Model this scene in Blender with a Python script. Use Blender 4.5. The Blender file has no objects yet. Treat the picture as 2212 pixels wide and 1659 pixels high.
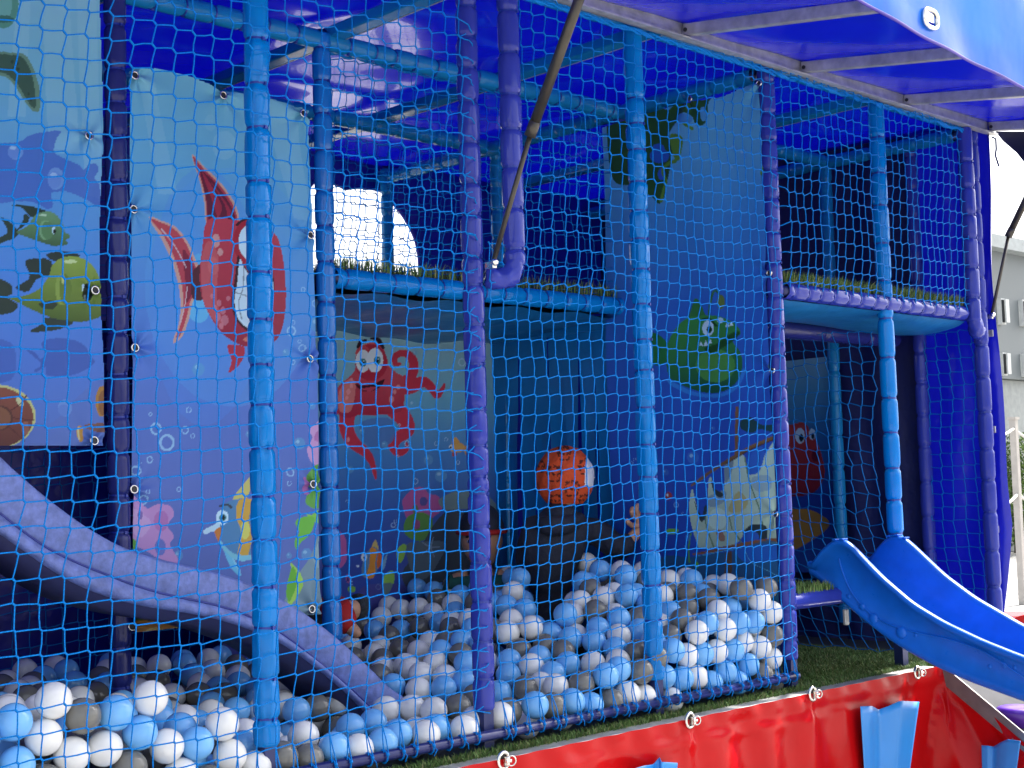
import bpy, math, random
import numpy as np
from mathutils import Vector, Matrix
RND = random.Random(11); RNG = np.random.default_rng(7)
SC = bpy.context.scene; COL = SC.collection
PI = math.pi
# ------------------------------------------------------------ survey of the place
# The photo's own perspective, solved from its vanishing points: x runs along the trailer side,
# y goes into the trailer, z is up, the open side is the plane y = 0, the ball-pit floor z = 0.
FPX = 3067.0; PW, PH = 2212.0, 1659.0
_ex = np.array([3190., 128., FPX]); _ex /= np.linalg.norm(_ex)
_uz = np.array([-1212., -43280., FPX]); _uz -= _ex*_uz.dot(_ex); _uz /= np.linalg.norm(_uz)
_X = np.array([_ex[0], -_ex[1], -_ex[2]]); _Z = np.array([_uz[0], -_uz[1], -_uz[2]]); _Y = np.cross(_Z, _X)
ROT = np.array([_X, _Y, _Z]); CAMP = np.array([0., -2.53, .64])
def ray(u, v): return ROT @ np.array([u-PW/2, PH/2-v, -FPX])
def pd(u, v, d): r = ray(u, v); return CAMP + r*((d-CAMP[1])/r[1])
def px(u, v, x): r = ray(u, v); return CAMP + r*((x-CAMP[0])/r[0])
def pz(u, v, z): r = ray(u, v); return CAMP + r*((z-CAMP[2])/r[2])
def pr(u, v, dist): return CAMP + ray(u, v)*(dist/FPX)
def lin(c):
    out = []
    for v in c[:3]:
        v = v/255.0
        out.append(v/12.92 if v <= .04045 else ((v+.055)/1.055)**2.4)
    return tuple(out)
# ------------------------------------------------------------ materials
MATS = {}
def newmat(name):
    m = bpy.data.materials.new(name); m.use_nodes = True
    nt = m.node_tree; return m, nt, nt.nodes['Principled BSDF'], nt.nodes['Material Output']
def tex_noise(nt, scale, detail=3, rough=.55, coord='Object'):
    tc = nt.nodes.new('ShaderNodeTexCoord'); n = nt.nodes.new('ShaderNodeTexNoise')
    n.inputs['Scale'].default_value = scale; n.inputs['Detail'].default_value = detail; n.inputs['Roughness'].default_value = rough
    nt.links.new(tc.outputs[coord], n.inputs['Vector']); return n
def ramp(nt, src, p0, p1, c0, c1):
    r = nt.nodes.new('ShaderNodeValToRGB'); e = r.color_ramp.elements
    e[0].position = p0; e[1].position = p1; e[0].color = (*c0, 1); e[1].color = (*c1, 1)
    nt.links.new(src, r.inputs['Fac']); return r
def bump(nt, b, src, strength, dist=.01):
    bp = nt.nodes.new('ShaderNodeBump'); bp.inputs['Strength'].default_value = strength; bp.inputs['Distance'].default_value = dist
    nt.links.new(src, bp.inputs['Height']); nt.links.new(bp.outputs['Normal'], b.inputs['Normal']); return bp
def surf(name, col, rough=.4, metal=0, var=.12, vscale=8, bscale=60, bstr=.1, bdist=.004, coat=0, spec=.5, trans=0, transcol=None, rvar=.0):
    if name in MATS: return MATS[name]
    m, nt, b, out = newmat(name)
    b.inputs['Roughness'].default_value = rough; b.inputs['Metallic'].default_value = metal
    b.inputs['Coat Weight'].default_value = coat; b.inputs['Specular IOR Level'].default_value = spec
    n = tex_noise(nt, vscale, 4)
    lo = tuple(c*(1-var) for c in col); hi = tuple(min(1, c*(1+var)) for c in col)
    r = ramp(nt, n.outputs['Fac'], .3, .7, lo, hi); nt.links.new(r.outputs['Color'], b.inputs['Base Color'])
    if bstr > 0:
        n2 = tex_noise(nt, bscale, 3); bump(nt, b, n2.outputs['Fac'], bstr, bdist)
    if rvar > 0:
        n3 = tex_noise(nt, vscale*2.3, 5)
        r3 = ramp(nt, n3.outputs['Fac'], .3, .75, (rough-rvar,)*3, (rough+rvar,)*3); nt.links.new(r3.outputs['Color'], b.inputs['Roughness'])
    if trans > 0:
        t = nt.nodes.new('ShaderNodeBsdfTranslucent'); t.inputs['Color'].default_value = (*(transcol or col), 1)
        mx = nt.nodes.new('ShaderNodeMixShader'); mx.inputs['Fac'].default_value = trans
        nt.links.new(b.outputs['BSDF'], mx.inputs[1]); nt.links.new(t.outputs['BSDF'], mx.inputs[2]); nt.links.new(mx.outputs['Shader'], out.inputs['Surface'])
    MATS[name] = m; return m
TURQ = surf('turquoise_vinyl', (.001, .185, .56), .13, bscale=45, bstr=.12, spec=.28, var=.06)
VIOL = surf('violet_blue_vinyl', (.028, .042, .32), .13, bscale=45, bstr=.12, spec=.3, var=.08)
NAVYV = surf('navy_vinyl', (.018, .024, .16), .22, bscale=45, bstr=.12, spec=.35, var=.1)
TEALV = surf('teal_blue_vinyl', (.008, .19, .46), .22, bscale=40, bstr=.15, spec=.3, var=.1)
STEELP = surf('blue_painted_steel', (.012, .02, .11), .35, var=.15, bscale=150, bstr=.05)
GALV = surf('galvanised_steel', (.50, .50, .49), .42, metal=.55, var=.25, vscale=25, bscale=160, bstr=.12, rvar=.12)
CHROME = surf('nickel_plate', (.72, .70, .66), .18, metal=1, var=.1, bscale=200, bstr=.04)
STRUTM = surf('bronze_grey_strut', (.075, .067, .056), .42, metal=.6, var=.15, vscale=30, bscale=220, bstr=.05)
DARKST = surf('dark_steel', (.03, .03, .032), .5, metal=.3)
TIEM = surf('blue_cable_tie', (.01, .03, .28), .35, var=.05, bstr=0)
CORD = surf('blue_net_cord', (.0, .175, .58), .5, spec=.1, var=.35, vscale=420, bscale=500, bstr=.5, bdist=.002)
CORDIN = surf('blue_net_cord_inside', (.0, .16, .5), .5, spec=.12, var=.3, vscale=420, bscale=500, bstr=.4, bdist=.002)
ROOFM = surf('ultramarine_roof_tarp', (.004, .006, .26), .2, bscale=3, bstr=.05, bdist=.03, coat=.5, trans=.09, transcol=(.002, .003, .6), var=.08)
AWNM = surf('ultramarine_awning_tarp', (.005, .010, .36), .2, spec=.25, bscale=5, bstr=.12, bdist=.03, trans=.08, transcol=(.002, .004, .6), var=.06)
FLAPM = surf('glossy_blue_tarp', (.015, .15, .72), .2, bscale=5, bstr=.10, bdist=.05, var=.05, spec=.4, trans=.25, transcol=(.05, .32, .9))
WALLT = surf('dark_blue_wall_tarp', (.005, .009, .30), .35, bscale=9, bstr=.3, bdist=.03, var=.1)
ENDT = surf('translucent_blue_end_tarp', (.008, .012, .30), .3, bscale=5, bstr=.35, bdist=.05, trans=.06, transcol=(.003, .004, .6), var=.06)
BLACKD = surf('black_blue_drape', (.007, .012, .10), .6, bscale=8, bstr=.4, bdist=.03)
REDT = surf('glossy_red_tarp', (.47, .004, .006), .22, bscale=9, bstr=.10, bdist=.03, var=.06, spec=.18)
STRAPM = surf('sky_blue_vinyl', (.03, .26, .72), .3, bscale=12, bstr=.1, var=.05)
SLIDEB = surf('blue_moulded_plastic', (.005, .11, .54), .33, spec=.28, vscale=14, bscale=320, bstr=.08, var=.12, rvar=.06)
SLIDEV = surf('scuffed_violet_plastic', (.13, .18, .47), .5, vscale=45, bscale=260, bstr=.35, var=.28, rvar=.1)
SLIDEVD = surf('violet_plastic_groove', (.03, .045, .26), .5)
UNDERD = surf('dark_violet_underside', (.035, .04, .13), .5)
DECKU = surf('blue_deck_underside', (.01, .15, .38), .35, bscale=7, bstr=.3, bdist=.03, var=.15)
STRIPM = surf('blue_strip_vinyl', (.004, .16, .46), .3, bscale=12, bstr=.2, bdist=.02, var=.12)
BOARD = surf('dark_board', (.03, .035, .04), .7)
SKIN = surf('skin', (.50, .27, .17), .5, var=.06, bstr=.05)
NAVYC = surf('navy_jacket_cloth', (.016, .021, .040), .8, bscale=25, bstr=.5, bdist=.02, var=.2)
BLACKC = surf('black_trouser_cloth', (.006, .007, .012), .8, bscale=25, bstr=.5, bdist=.02, var=.2)
TEALC = surf('teal_green_cloth', (.01, .09, .08), .8, bscale=30, bstr=.4)
REDC = surf('red_cloth', (.42, .012, .012), .75, bscale=30, bstr=.5, bdist=.01)
KNITG = surf('dark_grey_knit', (.03, .04, .05), .9, bscale=220, bstr=.9, var=.4, vscale=120)
WHITEC = surf('white_cloth', (.75, .76, .8), .7)
HAIRM = surf('dark_hair', (.012, .009, .008), .55, bscale=200, bstr=.4)
EYEW = surf('eye_white', (.8, .8, .8), .2, bstr=0); EYED = surf('eye_dark', (.01, .008, .006), .15, bstr=0)
LIPM = surf('lips', (.42, .14, .12), .45, bstr=0)
PURP = surf('purple_plastic', (.09, .02, .30), .3)
ASPH = surf('pale_concrete_ground', (.30, .295, .28), .85, vscale=.8, bscale=30, bstr=.3, var=.18)
RAMPM = surf('grey_ramp_sheet', (.10, .10, .102), .85, spec=.05, metal=0, vscale=10, bscale=200, bstr=.1, var=.15)
def ball_mat(name, col):
    m, nt, b, out = newmat(name)
    b.inputs['Base Color'].default_value = (*col, 1); b.inputs['Roughness'].default_value = .2
    b.inputs['Specular IOR Level'].default_value = .5
    n = tex_noise(nt, 9, 3); r = ramp(nt, n.outputs['Fac'], .3, .7, tuple(c*.93 for c in col), tuple(min(1, c*1.05) for c in col))
    nt.links.new(r.outputs['Color'], b.inputs['Base Color'])
    n3 = tex_noise(nt, 30, 5); r3 = ramp(nt, n3.outputs['Fac'], .4, .75, (.08,)*3, (.24,)*3); nt.links.new(r3.outputs['Color'], b.inputs['Roughness'])
    n2 = tex_noise(nt, 45, 2); bump(nt, b, n2.outputs['Fac'], .07, .01)
    return m
BALLM = {'W': ball_mat('white_ball_plastic', (.76, .76, .75)), 'B': ball_mat('light_blue_ball_plastic', (.17, .45, .84)), 'G': ball_mat('grey_ball_plastic', (.165, .162, .15))}
def print_mat(name, rough=.38, bs=7, bstr=.15):
    m, nt, b, out = newmat(name)
    a = nt.nodes.new('ShaderNodeAttribute'); a.attribute_name = 'print'
    nt.links.new(a.outputs['Color'], b.inputs['Base Color']); b.inputs['Roughness'].default_value = rough; b.inputs['Specular IOR Level'].default_value = .22
    n = tex_noise(nt, bs, 3); bump(nt, b, n.outputs['Fac'], bstr, .03)
    return m
PRINTM = print_mat('printed_vinyl'); CAPM = print_mat('printed_cap_cloth', .8, 40, .3)
GRASSM = [surf('turf_green_%s' % n, c, .75, var=.2, bstr=0) for n, c in (('mid', (.12, .22, .05)), ('deep', (.06, .12, .025)), ('straw', (.25, .25, .10)))]
# ------------------------------------------------------------ mesh helpers
def link(name, me, parent=None, smooth=True, mats=()):
    o = bpy.data.objects.new(name, me); COL.objects.link(o)
    for m in mats: me.materials.append(m)
    if parent: o.parent = parent
    if smooth and len(me.polygons):
        me.polygons.foreach_set('use_smooth', np.ones(len(me.polygons), dtype=bool))
    return o
def fast(name, V, F, parent=None, mats=(), smooth=True, mi=None):
    """numpy verts (n,3) and faces (m,k)"""
    V = np.asarray(V, dtype=np.float32); F = np.asarray(F, dtype=np.int32); k = F.shape[1]
    me = bpy.data.meshes.new(name)
    me.vertices.add(len(V)); me.vertices.foreach_set('co', V.ravel())
    me.loops.add(F.size); me.loops.foreach_set('vertex_index', F.ravel())
    me.polygons.add(len(F)); me.polygons.foreach_set('loop_start', np.arange(0, F.size, k, dtype=np.int32))
    if mi is not None: me.polygons.foreach_set('material_index', np.asarray(mi, dtype=np.int32))
    me.update(calc_edges=True); me.validate()
    return link(name, me, parent, smooth, mats)
class MB:
    def __init__(s): s.v = []; s.f = []; s.m = []
    def add(s, V, F, mi=0):
        b = len(s.v); s.v += [tuple(map(float, p)) for p in V]; s.f += [tuple(i+b for i in f) for f in F]; s.m += [mi]*len(F); return s
    def box(s, c, size, mi=0, rot=None, bev=0):
        x, y, z = [q/2 for q in size]
        if bev <= 0:
            P = [(i*x, j*y, k*z) for i in (-1, 1) for j in (-1, 1) for k in (-1, 1)]
            F = [(0, 1, 3, 2), (4, 6, 7, 5), (0, 4, 5, 1), (2, 3, 7, 6), (0, 2, 6, 4), (1, 5, 7, 3)]
        else:
            import bmesh
            bm = bmesh.new(); bmesh.ops.create_cube(bm, size=1)
            for v in bm.verts: v.co = Vector((v.co.x*size[0], v.co.y*size[1], v.co.z*size[2]))
            bmesh.ops.bevel(bm, geom=list(bm.edges), offset=bev, segments=2, affect='EDGES', profile=.5)
            bm.verts.index_update(); P = [tuple(v.co) for v in bm.verts]; F = [tuple(v.index for v in f.verts) for f in bm.faces]; bm.free()
        R = rot or Matrix.Identity(3)
        s.add([tuple(R @ Vector(p) + Vector(c)) for p in P], F, mi); return s
    def beam(s, a, b, w, h, mi=0, bev=0, up=(0, 0, 1)):
        a = Vector(a); b = Vector(b); d = b-a; L = d.length; z = d.normalized(); x = Vector(up).cross(z)
        if x.length < 1e-4: x = Vector((1, 0, 0))
        x.normalize(); y = z.cross(x); R = Matrix((x, y, z)).transposed()
        return s.box((a+b)/2, (w, h, L), mi, R, bev)
    def tube(s, pts, r, n=10, mi=0, caps=True, closed=False):
        P = [Vector(p) for p in pts]; N = len(P); rr = r if isinstance(r, (list, tuple)) else [r]*N
        V = []; F = []; prev = None
        for i in range(N):
            if closed: t = P[(i+1) % N]-P[i-1]
            else: t = P[min(i+1, N-1)]-P[max(i-1, 0)]
            t.normalize()
            if prev is None:
                x = t.orthogonal().normalized()
            else:
                x = prev - t*prev.dot(t); x.normalize()
            prev = x; y = t.cross(x)
            for k in range(n):
                a = 2*PI*k/n; V.append(P[i]+(x*math.cos(a)+y*math.sin(a))*rr[i])
        for i in range(N if closed else N-1):
            j = (i+1) % N
            for k in range(n): F.append((i*n+k, i*n+(k+1) % n, j*n+(k+1) % n, j*n+k))
        if caps and not closed:
            F.append(tuple(range(n-1, -1, -1))); F.append(tuple((N-1)*n+k for k in range(n)))
        s.add(V, F, mi); return s
    def ball(s, c, r, n=12, mi=0, sc=(1, 1, 1), R=None):
        V = []; F = []; m = n//2+1
        for i in range(m+1):
            th = PI*i/m
            for k in range(n):
                a = 2*PI*k/n; p = Vector((math.sin(th)*math.cos(a)*r*sc[0], math.sin(th)*math.sin(a)*r*sc[1], math.cos(th)*r*sc[2]))
                if R: p = R @ p
                V.append(p+Vector(c))
        for i in range(m):
            for k in range(n): F.append((i*n+k, (i+1)*n+k, (i+1)*n+(k+1) % n, i*n+(k+1) % n))
        s.add(V, F, mi); return s
    def prism(s, poly, off, mi=0):
        """poly: list of 3D points, extruded by vector off"""
        n = len(poly); o = Vector(off); V = [Vector(p) for p in poly]+[Vector(p)+o for p in poly]
        F = [tuple(range(n-1, -1, -1)), tuple(range(n, 2*n))]+[(i, (i+1) % n, n+(i+1) % n, n+i) for i in range(n)]
        s.add(V, F, mi); return s
    def build(s, name, mats, parent=None, smooth=False):
        me = bpy.data.meshes.new(name); me.from_pydata(s.v, [], s.f); me.update()
        if not isinstance(mats, (list, tuple)): mats = [mats]
        o = link(name, me, parent, False, mats)
        me.polygons.foreach_set('material_index', s.m)
        if smooth: me.polygons.foreach_set('use_smooth', [True]*len(me.polygons))
        me.update(); return o
def tag(o, label, cat, group=None, kind=None):
    if label: o['label'] = label
    if cat: o['category'] = cat
    if group: o['group'] = group
    if kind: o['kind'] = kind
    return o
def thing(name, label, cat, loc=(0, 0, 0), rot=(0, 0, 0), group=None):
    o = bpy.data.objects.new(name, None); COL.objects.link(o); o.location = loc; o.rotation_euler = rot; o.empty_display_size = .05
    return tag(o, label, cat, group)
def struct(o, kind='structure'): o['kind'] = kind; return o
def autosmooth(o, ang=40):
    me = o.data
    try: me.set_sharp_from_angle(angle=math.radians(ang))
    except Exception: pass
    return o
def cat_rom(pts, n=6, closed=True):
    P = np.array(pts, float); N = len(P); out = []
    rng = range(N) if closed else range(N-1)
    for i in rng:
        if closed: p0, p1, p2, p3 = P[i-1], P[i], P[(i+1) % N], P[(i+2) % N]
        else: p0, p1, p2, p3 = P[max(i-1, 0)], P[i], P[i+1], P[min(i+2, N-1)]
        for k in range(n):
            t = k/n; out.append(.5*((2*p1)+(-p0+p2)*t+(2*p0-5*p1+4*p2-p3)*t*t+(-p0+3*p1-3*p2+p3)*t**3))
    if not closed: out.append(P[-1])
    return np.array(out)
# ------------------------------------------------------------ padded posts and tubes
def pad_mesh(L, r, ties, seed, nth=30, dz=.005, crink=1.0, ends=True):
    g = np.random.default_rng(seed); nz = max(3, int(L/dz)); z = np.linspace(0, L, nz+1); th = np.arange(nth)*2*PI/nth
    Rr = np.full((nz+1, nth), r); T, Zg = np.meshgrid(th, z)
    ts = sorted(ties); bnd = [0]+ts+[L]
    for i in range(len(bnd)-1):
        a, b = bnd[i], bnd[i+1]
        if b-a < 1e-4: continue
        w = (Zg >= a) & (Zg <= b); f = np.clip((Zg-a)/(b-a), 0, 1)
        ph, ph2, k = g.uniform(0, 6.28), g.uniform(0, 6.28), g.integers(2, 5)
        Rr = np.where(w, Rr + r*(.05*np.sqrt(np.sin(PI*f).clip(0))+crink*.014*np.cos(k*T+ph)*np.sin(PI*f)+crink*.010*np.cos((k+4)*T+ph2)), Rr)
    for t in ts:
        dzt = Zg-t
        Rr -= r*.19*np.exp(-(dzt/.0075)**2)
        for sgn in (-1, 1):
            side = (dzt*sgn > -.001)
            for k in (5, 8, 11):
                ph = g.uniform(0, 6.28); amp = g.uniform(.018, .045)*crink*(5/k)**.4
                Rr += side*r*amp*np.cos(k*T+ph)*np.exp(-np.abs(dzt)/.021)*(1-np.exp(-(dzt/.004)**2))
    if ends:
        Rr[0] *= .9; Rr[-1] *= .9
    V = np.stack([Rr*np.cos(T), Rr*np.sin(T), Zg], -1).reshape(-1, 3)
    i = np.arange(nz)[:, None]*nth; k = np.arange(nth)[None]; k2 = (k+1) % nth
    F = np.stack([i+k, i+k2, i+nth+k2, i+nth+k], -1).reshape(-1, 4)
    return V, F
def tie_ring(parent, t, r, seed, ang):
    b = MB(); n = 18
    V = []; F = []
    for k in range(n):
        a = 2*PI*k/n
        for (rr, zz) in ((r, -.0022), (r+.0016, -.0022), (r+.0016, .0022), (r, .0022)):
            V.append((rr*math.cos(a), rr*math.sin(a), t+zz+.0012*math.sin(a+seed)))
    for k in range(n):
        for q in range(4):
            F.append((k*4+q, ((k+1) % n)*4+q, ((k+1) % n)*4+(q+1) % 4, k*4+(q+1) % 4))
    b.add(V, F)
    ca, sa = math.cos(ang), math.sin(ang)
    R = Matrix(((ca, -sa, 0), (sa, ca, 0), (0, 0, 1)))
    b.box((ca*(r+.002), sa*(r+.002), t), (.006, .007, .007), 0, R)
    return b.build('cable_tie', TIEM, parent)
def padded(name, label, cat, p0, axis, L, r, mat, ties=None, seed=1, step=.1, with_ties=True, crink=1.0, group=None, nth=30, dz=.005, tieang=None, foot=None):
    rot = {'z': (0, 0, 0), 'x': (0, PI/2, 0), 'y': (-PI/2, 0, 0)}[axis]
    root = thing(name, label, cat, p0, rot, group)
    g = random.Random(seed)
    if ties is None:
        ties = []; t = g.uniform(.03, .09)
        while t < L-.03: ties.append(t); t += step*g.uniform(.85, 1.15)
    V, F = pad_mesh(L, r, ties, seed, nth, dz, crink)
    fast('padding', V, F, root, [mat])
    if with_ties:
        for t in ties:
            tie_ring(root, t, r*.845, seed+t*9, (tieang if tieang is not None else g.uniform(0, 6.28)) + g.uniform(-.2, .2))
    if foot:   # painted steel leg with base plate below the padding
        fh = foot
        MB().box((0, 0, -fh/2-.0), (r*1.25, r*1.25, fh+.01)).build('steel_leg', STEELP, root)
        MB().box((0, 0, -fh+.002), (r*2.4, r*2.4, .006)).build('foot_plate', GALV, root)
    else:
        MB().tube([(0, 0, -.012), (0, 0, L+.012)], r*.62, 12).build('core_tube', STEELP, root, True)
    return root
# ------------------------------------------------------------ nets
def prisms(P0, P1, rad, n=5, sag=0, rng=None, mid=True):
    P0 = np.asarray(P0); P1 = np.asarray(P1); N = len(P0)
    d = P1-P0; ln = np.linalg.norm(d, axis=1, keepdims=True)+1e-9; t = d/ln
    ref = np.where(np.abs(t[:, 1:2]) > .9, np.array([[1., 0, 0]]), np.array([[0, 1., 0]]))
    x = np.cross(t, ref); x /= np.linalg.norm(x, axis=1, keepdims=True); y = np.cross(t, x)
    fr = [0, .5, 1] if mid else [0, 1]; rings = []
    for f in fr:
        c = P0+d*f
        if 0 < f < 1 and rng is not None: c = c + rng.normal(0, sag, (N, 3))
        for k in range(n):
            a = 2*PI*k/n; rings.append(c+(x*math.cos(a)+y*math.sin(a))*rad)
    m = len(fr); V = np.stack(rings, 1)  # N, m*n, 3
    F = []
    for i in range(m-1):
        for k in range(n): F.append((i*n+k, i*n+(k+1) % n, (i+1)*n+(k+1) % n, (i+1)*n+k))
    F = np.array(F); FF = (np.arange(N)[:, None, None]*(m*n)+F[None]).reshape(-1, 4)
    return V.reshape(-1, 3), FF
def net(name, O, U, W, nu, nv, cu, cv, rad, mat, keep=None, disp=None, seed=1, k=.0024, jit=.0013, n=5, parent=None, flip=1):
    g = np.random.default_rng(seed); O = np.array(O, float); U = np.array(U, float); W = np.array(W, float); Nn = np.cross(U, W)
    I, J = np.meshgrid(np.arange(nu), np.arange(nv), indexing='ij')
    s = I*cu+g.normal(0, jit, I.shape); t = J*cv+g.normal(0, jit, I.shape)
    # slow drift so rows and columns are not ruler straight
    s += .006*np.sin(J*.35+I*.13+seed)+.004*np.sin(J*.9+seed*2); t += .006*np.sin(I*.31+J*.11+seed*3)
    q = disp(s, t) if disp is not None else np.zeros_like(s)
    if isinstance(q, tuple): s = s+q[0]; t = t+q[1]; q = q[2]
    q = q + .004*np.sin(I*.7+J*.5+seed)
    K = O+s[..., None]*U+t[..., None]*W+q[..., None]*Nn
    kk = (k*(.7+.9*np.clip((K[..., 2])/1.9, 0, 1))*(1+.2*g.normal(0, 1, I.shape)))[..., None]
    A = K+kk*(-flip*U+W); B = K+kk*(flip*U-W)
    ok = keep(s, t) if keep is not None else np.ones(I.shape, bool)
    P0 = []; P1 = []
    h = ok[:-1] & ok[1:]; L_, R_ = (B, A) if flip > 0 else (A, B)
    P0.append((B if flip > 0 else A)[:-1][h] if False else B[:-1][h]); P1.append(A[1:][h])
    v = ok[:, :-1] & ok[:, 1:]; P0.append(B[:, 1:][v]); P1.append(A[:, :-1][v])
    V1, F1 = prisms(np.concatenate(P0), np.concatenate(P1), rad, n, .0007, g)
    V2, F2 = prisms(A[ok], B[ok], rad*1.55, n, 0, None, False)
    o = fast(name, np.concatenate([V1, V2]), np.concatenate([F1, F2+len(V1)]), parent, [mat])
    return o, K, A, B, ok
# ------------------------------------------------------------ printed banners
class Print:
    """a printed sheet: a fine grid on a plane, its colours laid down as flat shapes in the sheet's own coordinates"""
    def __init__(s, x0, x1, z0, z1, at, step=.0026):
        s.nx = int((x1-x0)/step)+1; s.nz = int((z1-z0)/step)+1
        s.S, s.T = np.meshgrid(np.linspace(x0, x1, s.nx+1), np.linspace(z0, z1, s.nz+1), indexing='ij')
        s.C = np.zeros(s.S.shape+(3,)); s.at = at; s.gain = 1.0; s.hide = np.zeros(s.S.shape, bool)
    def loc(s, pts): return np.array([s.at(u, v) for u, v in pts])
    def vgrad(s, stops):
        zs = [q[0] for q in stops]; cs = np.array([lin(q[1]) for q in stops])
        for c in range(3): s.C[..., c] = np.interp(s.T, zs, cs[:, c])
    def inside(s, poly):
        P = np.asarray(poly); lo = P.min(0); hi = P.max(0)
        m = (s.S >= lo[0]) & (s.S <= hi[0]) & (s.T >= lo[1]) & (s.T <= hi[1])
        ii = np.where(m); X = s.S[ii]; Y = s.T[ii]; ins = np.zeros(len(X), bool)
        for a in range(len(P)):
            x1, y1 = P[a-1]; x2, y2 = P[a]
            if y1 == y2: continue
            c = ((y1 > Y) != (y2 > Y)) & (X < (x2-x1)*(Y-y1)/(y2-y1)+x1); ins ^= c
        return ii[0][ins], ii[1][ins]
    def put(s, idx, col, al=1.0, col2=None):
        if len(idx[0]) == 0: return
        c = np.array(lin(col))
        if col2 is not None:
            t = s.T[idx]; f = ((t-t.min())/(t.max()-t.min()+1e-6))[:, None]; c = c*f+np.array(lin(col2))*(1-f)
        s.C[idx] = s.C[idx]*(1-al)+c*al
    def poly(s, pts, col, al=1, col2=None, smooth=True, k=1.0, o=(0, 0)):
        P = [(o[0]+a*k, o[1]+b*k) for a, b in pts]; P = s.loc(P)
        if smooth: P = cat_rom(P, 6)
        s.put(s.inside(P), col, al, col2)
    def ell(s, cx, cy, rx, ry, col, al=1, col2=None, rot=0, k=1.0, o=(0, 0), ring=0):
        def mk(f): return s.loc([(o[0]+k*(cx+f*(rx*math.cos(a)*math.cos(rot)-ry*math.sin(a)*math.sin(rot))), o[1]+k*(cy+f*(rx*math.cos(a)*math.sin(rot)+ry*math.sin(a)*math.cos(rot)))) for a in np.linspace(0, 2*PI, 26)[:-1]])
        if ring:
            base = s.C.copy(); s.put(s.inside(mk(1)), col, al)
            idx = s.inside(mk(1-ring)); s.C[idx] = base[idx]
        else: s.put(s.inside(mk(1)), col, al, col2)
    def stroke(s, pts, w, col, al=1, k=1.0, o=(0, 0)):
        P = cat_rom([(o[0]+a*k, o[1]+b*k) for a, b in pts], 6, False); n = len(P)
        ws = np.interp(np.linspace(0, 1, n), np.linspace(0, 1, len(w)), w)*k if isinstance(w, (list, tuple)) else np.full(n, w*k)
        Ls, Rs = [], []
        for i in range(n):
            t = P[min(i+1, n-1)]-P[max(i-1, 0)]; t = t/(np.linalg.norm(t)+1e-9); nn = np.array([-t[1], t[0]])*ws[i]/2; Ls.append(P[i]+nn); Rs.append(P[i]-nn)
        for i in range(n-1): s.put(s.inside(s.loc([Ls[i], Ls[i+1], Rs[i+1], Rs[i]])), col, al)
        for i in range(0, n, 2):
            if ws[i] > 2*0+1.5: s.put(s.inside(s.loc([(P[i][0]+ws[i]/2*math.cos(a), P[i][1]+ws[i]/2*math.sin(a)) for a in np.linspace(0, 6.28, 12)[:-1]])), col, al)
    def bubbles(s, lst, k=1.0, o=(0, 0), col=(190, 215, 235)):
        for (x, y, r) in lst: s.ell(x, y, r, r*1.1, col, .75, ring=.3, k=k, o=o)
    def orbs(s, lst, k=1.0, o=(0, 0), col=(110, 170, 205)):
        for (x, y, r) in lst:
            s.ell(x, y, r, r*1.1, col, .55, k=k, o=o); s.ell(x-r*.3, y-r*.35, r*.35, r*.3, (200, 225, 235), .5, k=k, o=o)
    def sheet(s, name, toworld, mat, parent, disp, outline=None):
        """toworld(s,t,n)->xyz arrays; disp(s,t)->n; outline(s,t)->bool for kept cells"""
        W = toworld(s.S, s.T, disp(s.S, s.T)); nx, nz = s.S.shape
        i, j = np.meshgrid(np.arange(nx-1), np.arange(nz-1), indexing='ij'); a = i*nz+j
        F = np.stack([a, a+nz, a+nz+1, a+1], -1)
        if outline is not None:
            keep = outline((s.S[:-1, :-1]+s.S[1:, 1:])/2, (s.T[:-1, :-1]+s.T[1:, 1:])/2); F = F[keep]
        ob = fast(name, W.reshape(-1, 3), F.reshape(-1, 4), parent, [mat])
        at = ob.data.color_attributes.new('print', 'FLOAT_COLOR', 'POINT')
        rgba = np.ones((nx*nz, 4), dtype=np.float32); rgba[:, :3] = np.clip(s.C.reshape(-1, 3)*np.array(s.gain), 0, .9)
        if len(at.data) == len(rgba): at.data.foreach_set('color', rgba.ravel())
        return ob
def eyelet(parent, p, nrm, r=.0095):
    n = Vector(nrm).normalized(); x = n.orthogonal().normalized(); y = n.cross(x); p = Vector(p)
    b = MB(); b.tube([p+n*.0015+(x*math.cos(a)+y*math.sin(a))*r for a in np.linspace(0, 2*PI, 17)[:-1]], .0026, 6, 0, closed=True)
    b.add([p+n*.001+(x*math.cos(a)+y*math.sin(a))*r*.8 for a in np.linspace(0, 2*PI, 17)[:-1]], [tuple(range(16))], 1)
    return b.build('eyelet', [CHROME, DARKST], parent, True)
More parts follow.
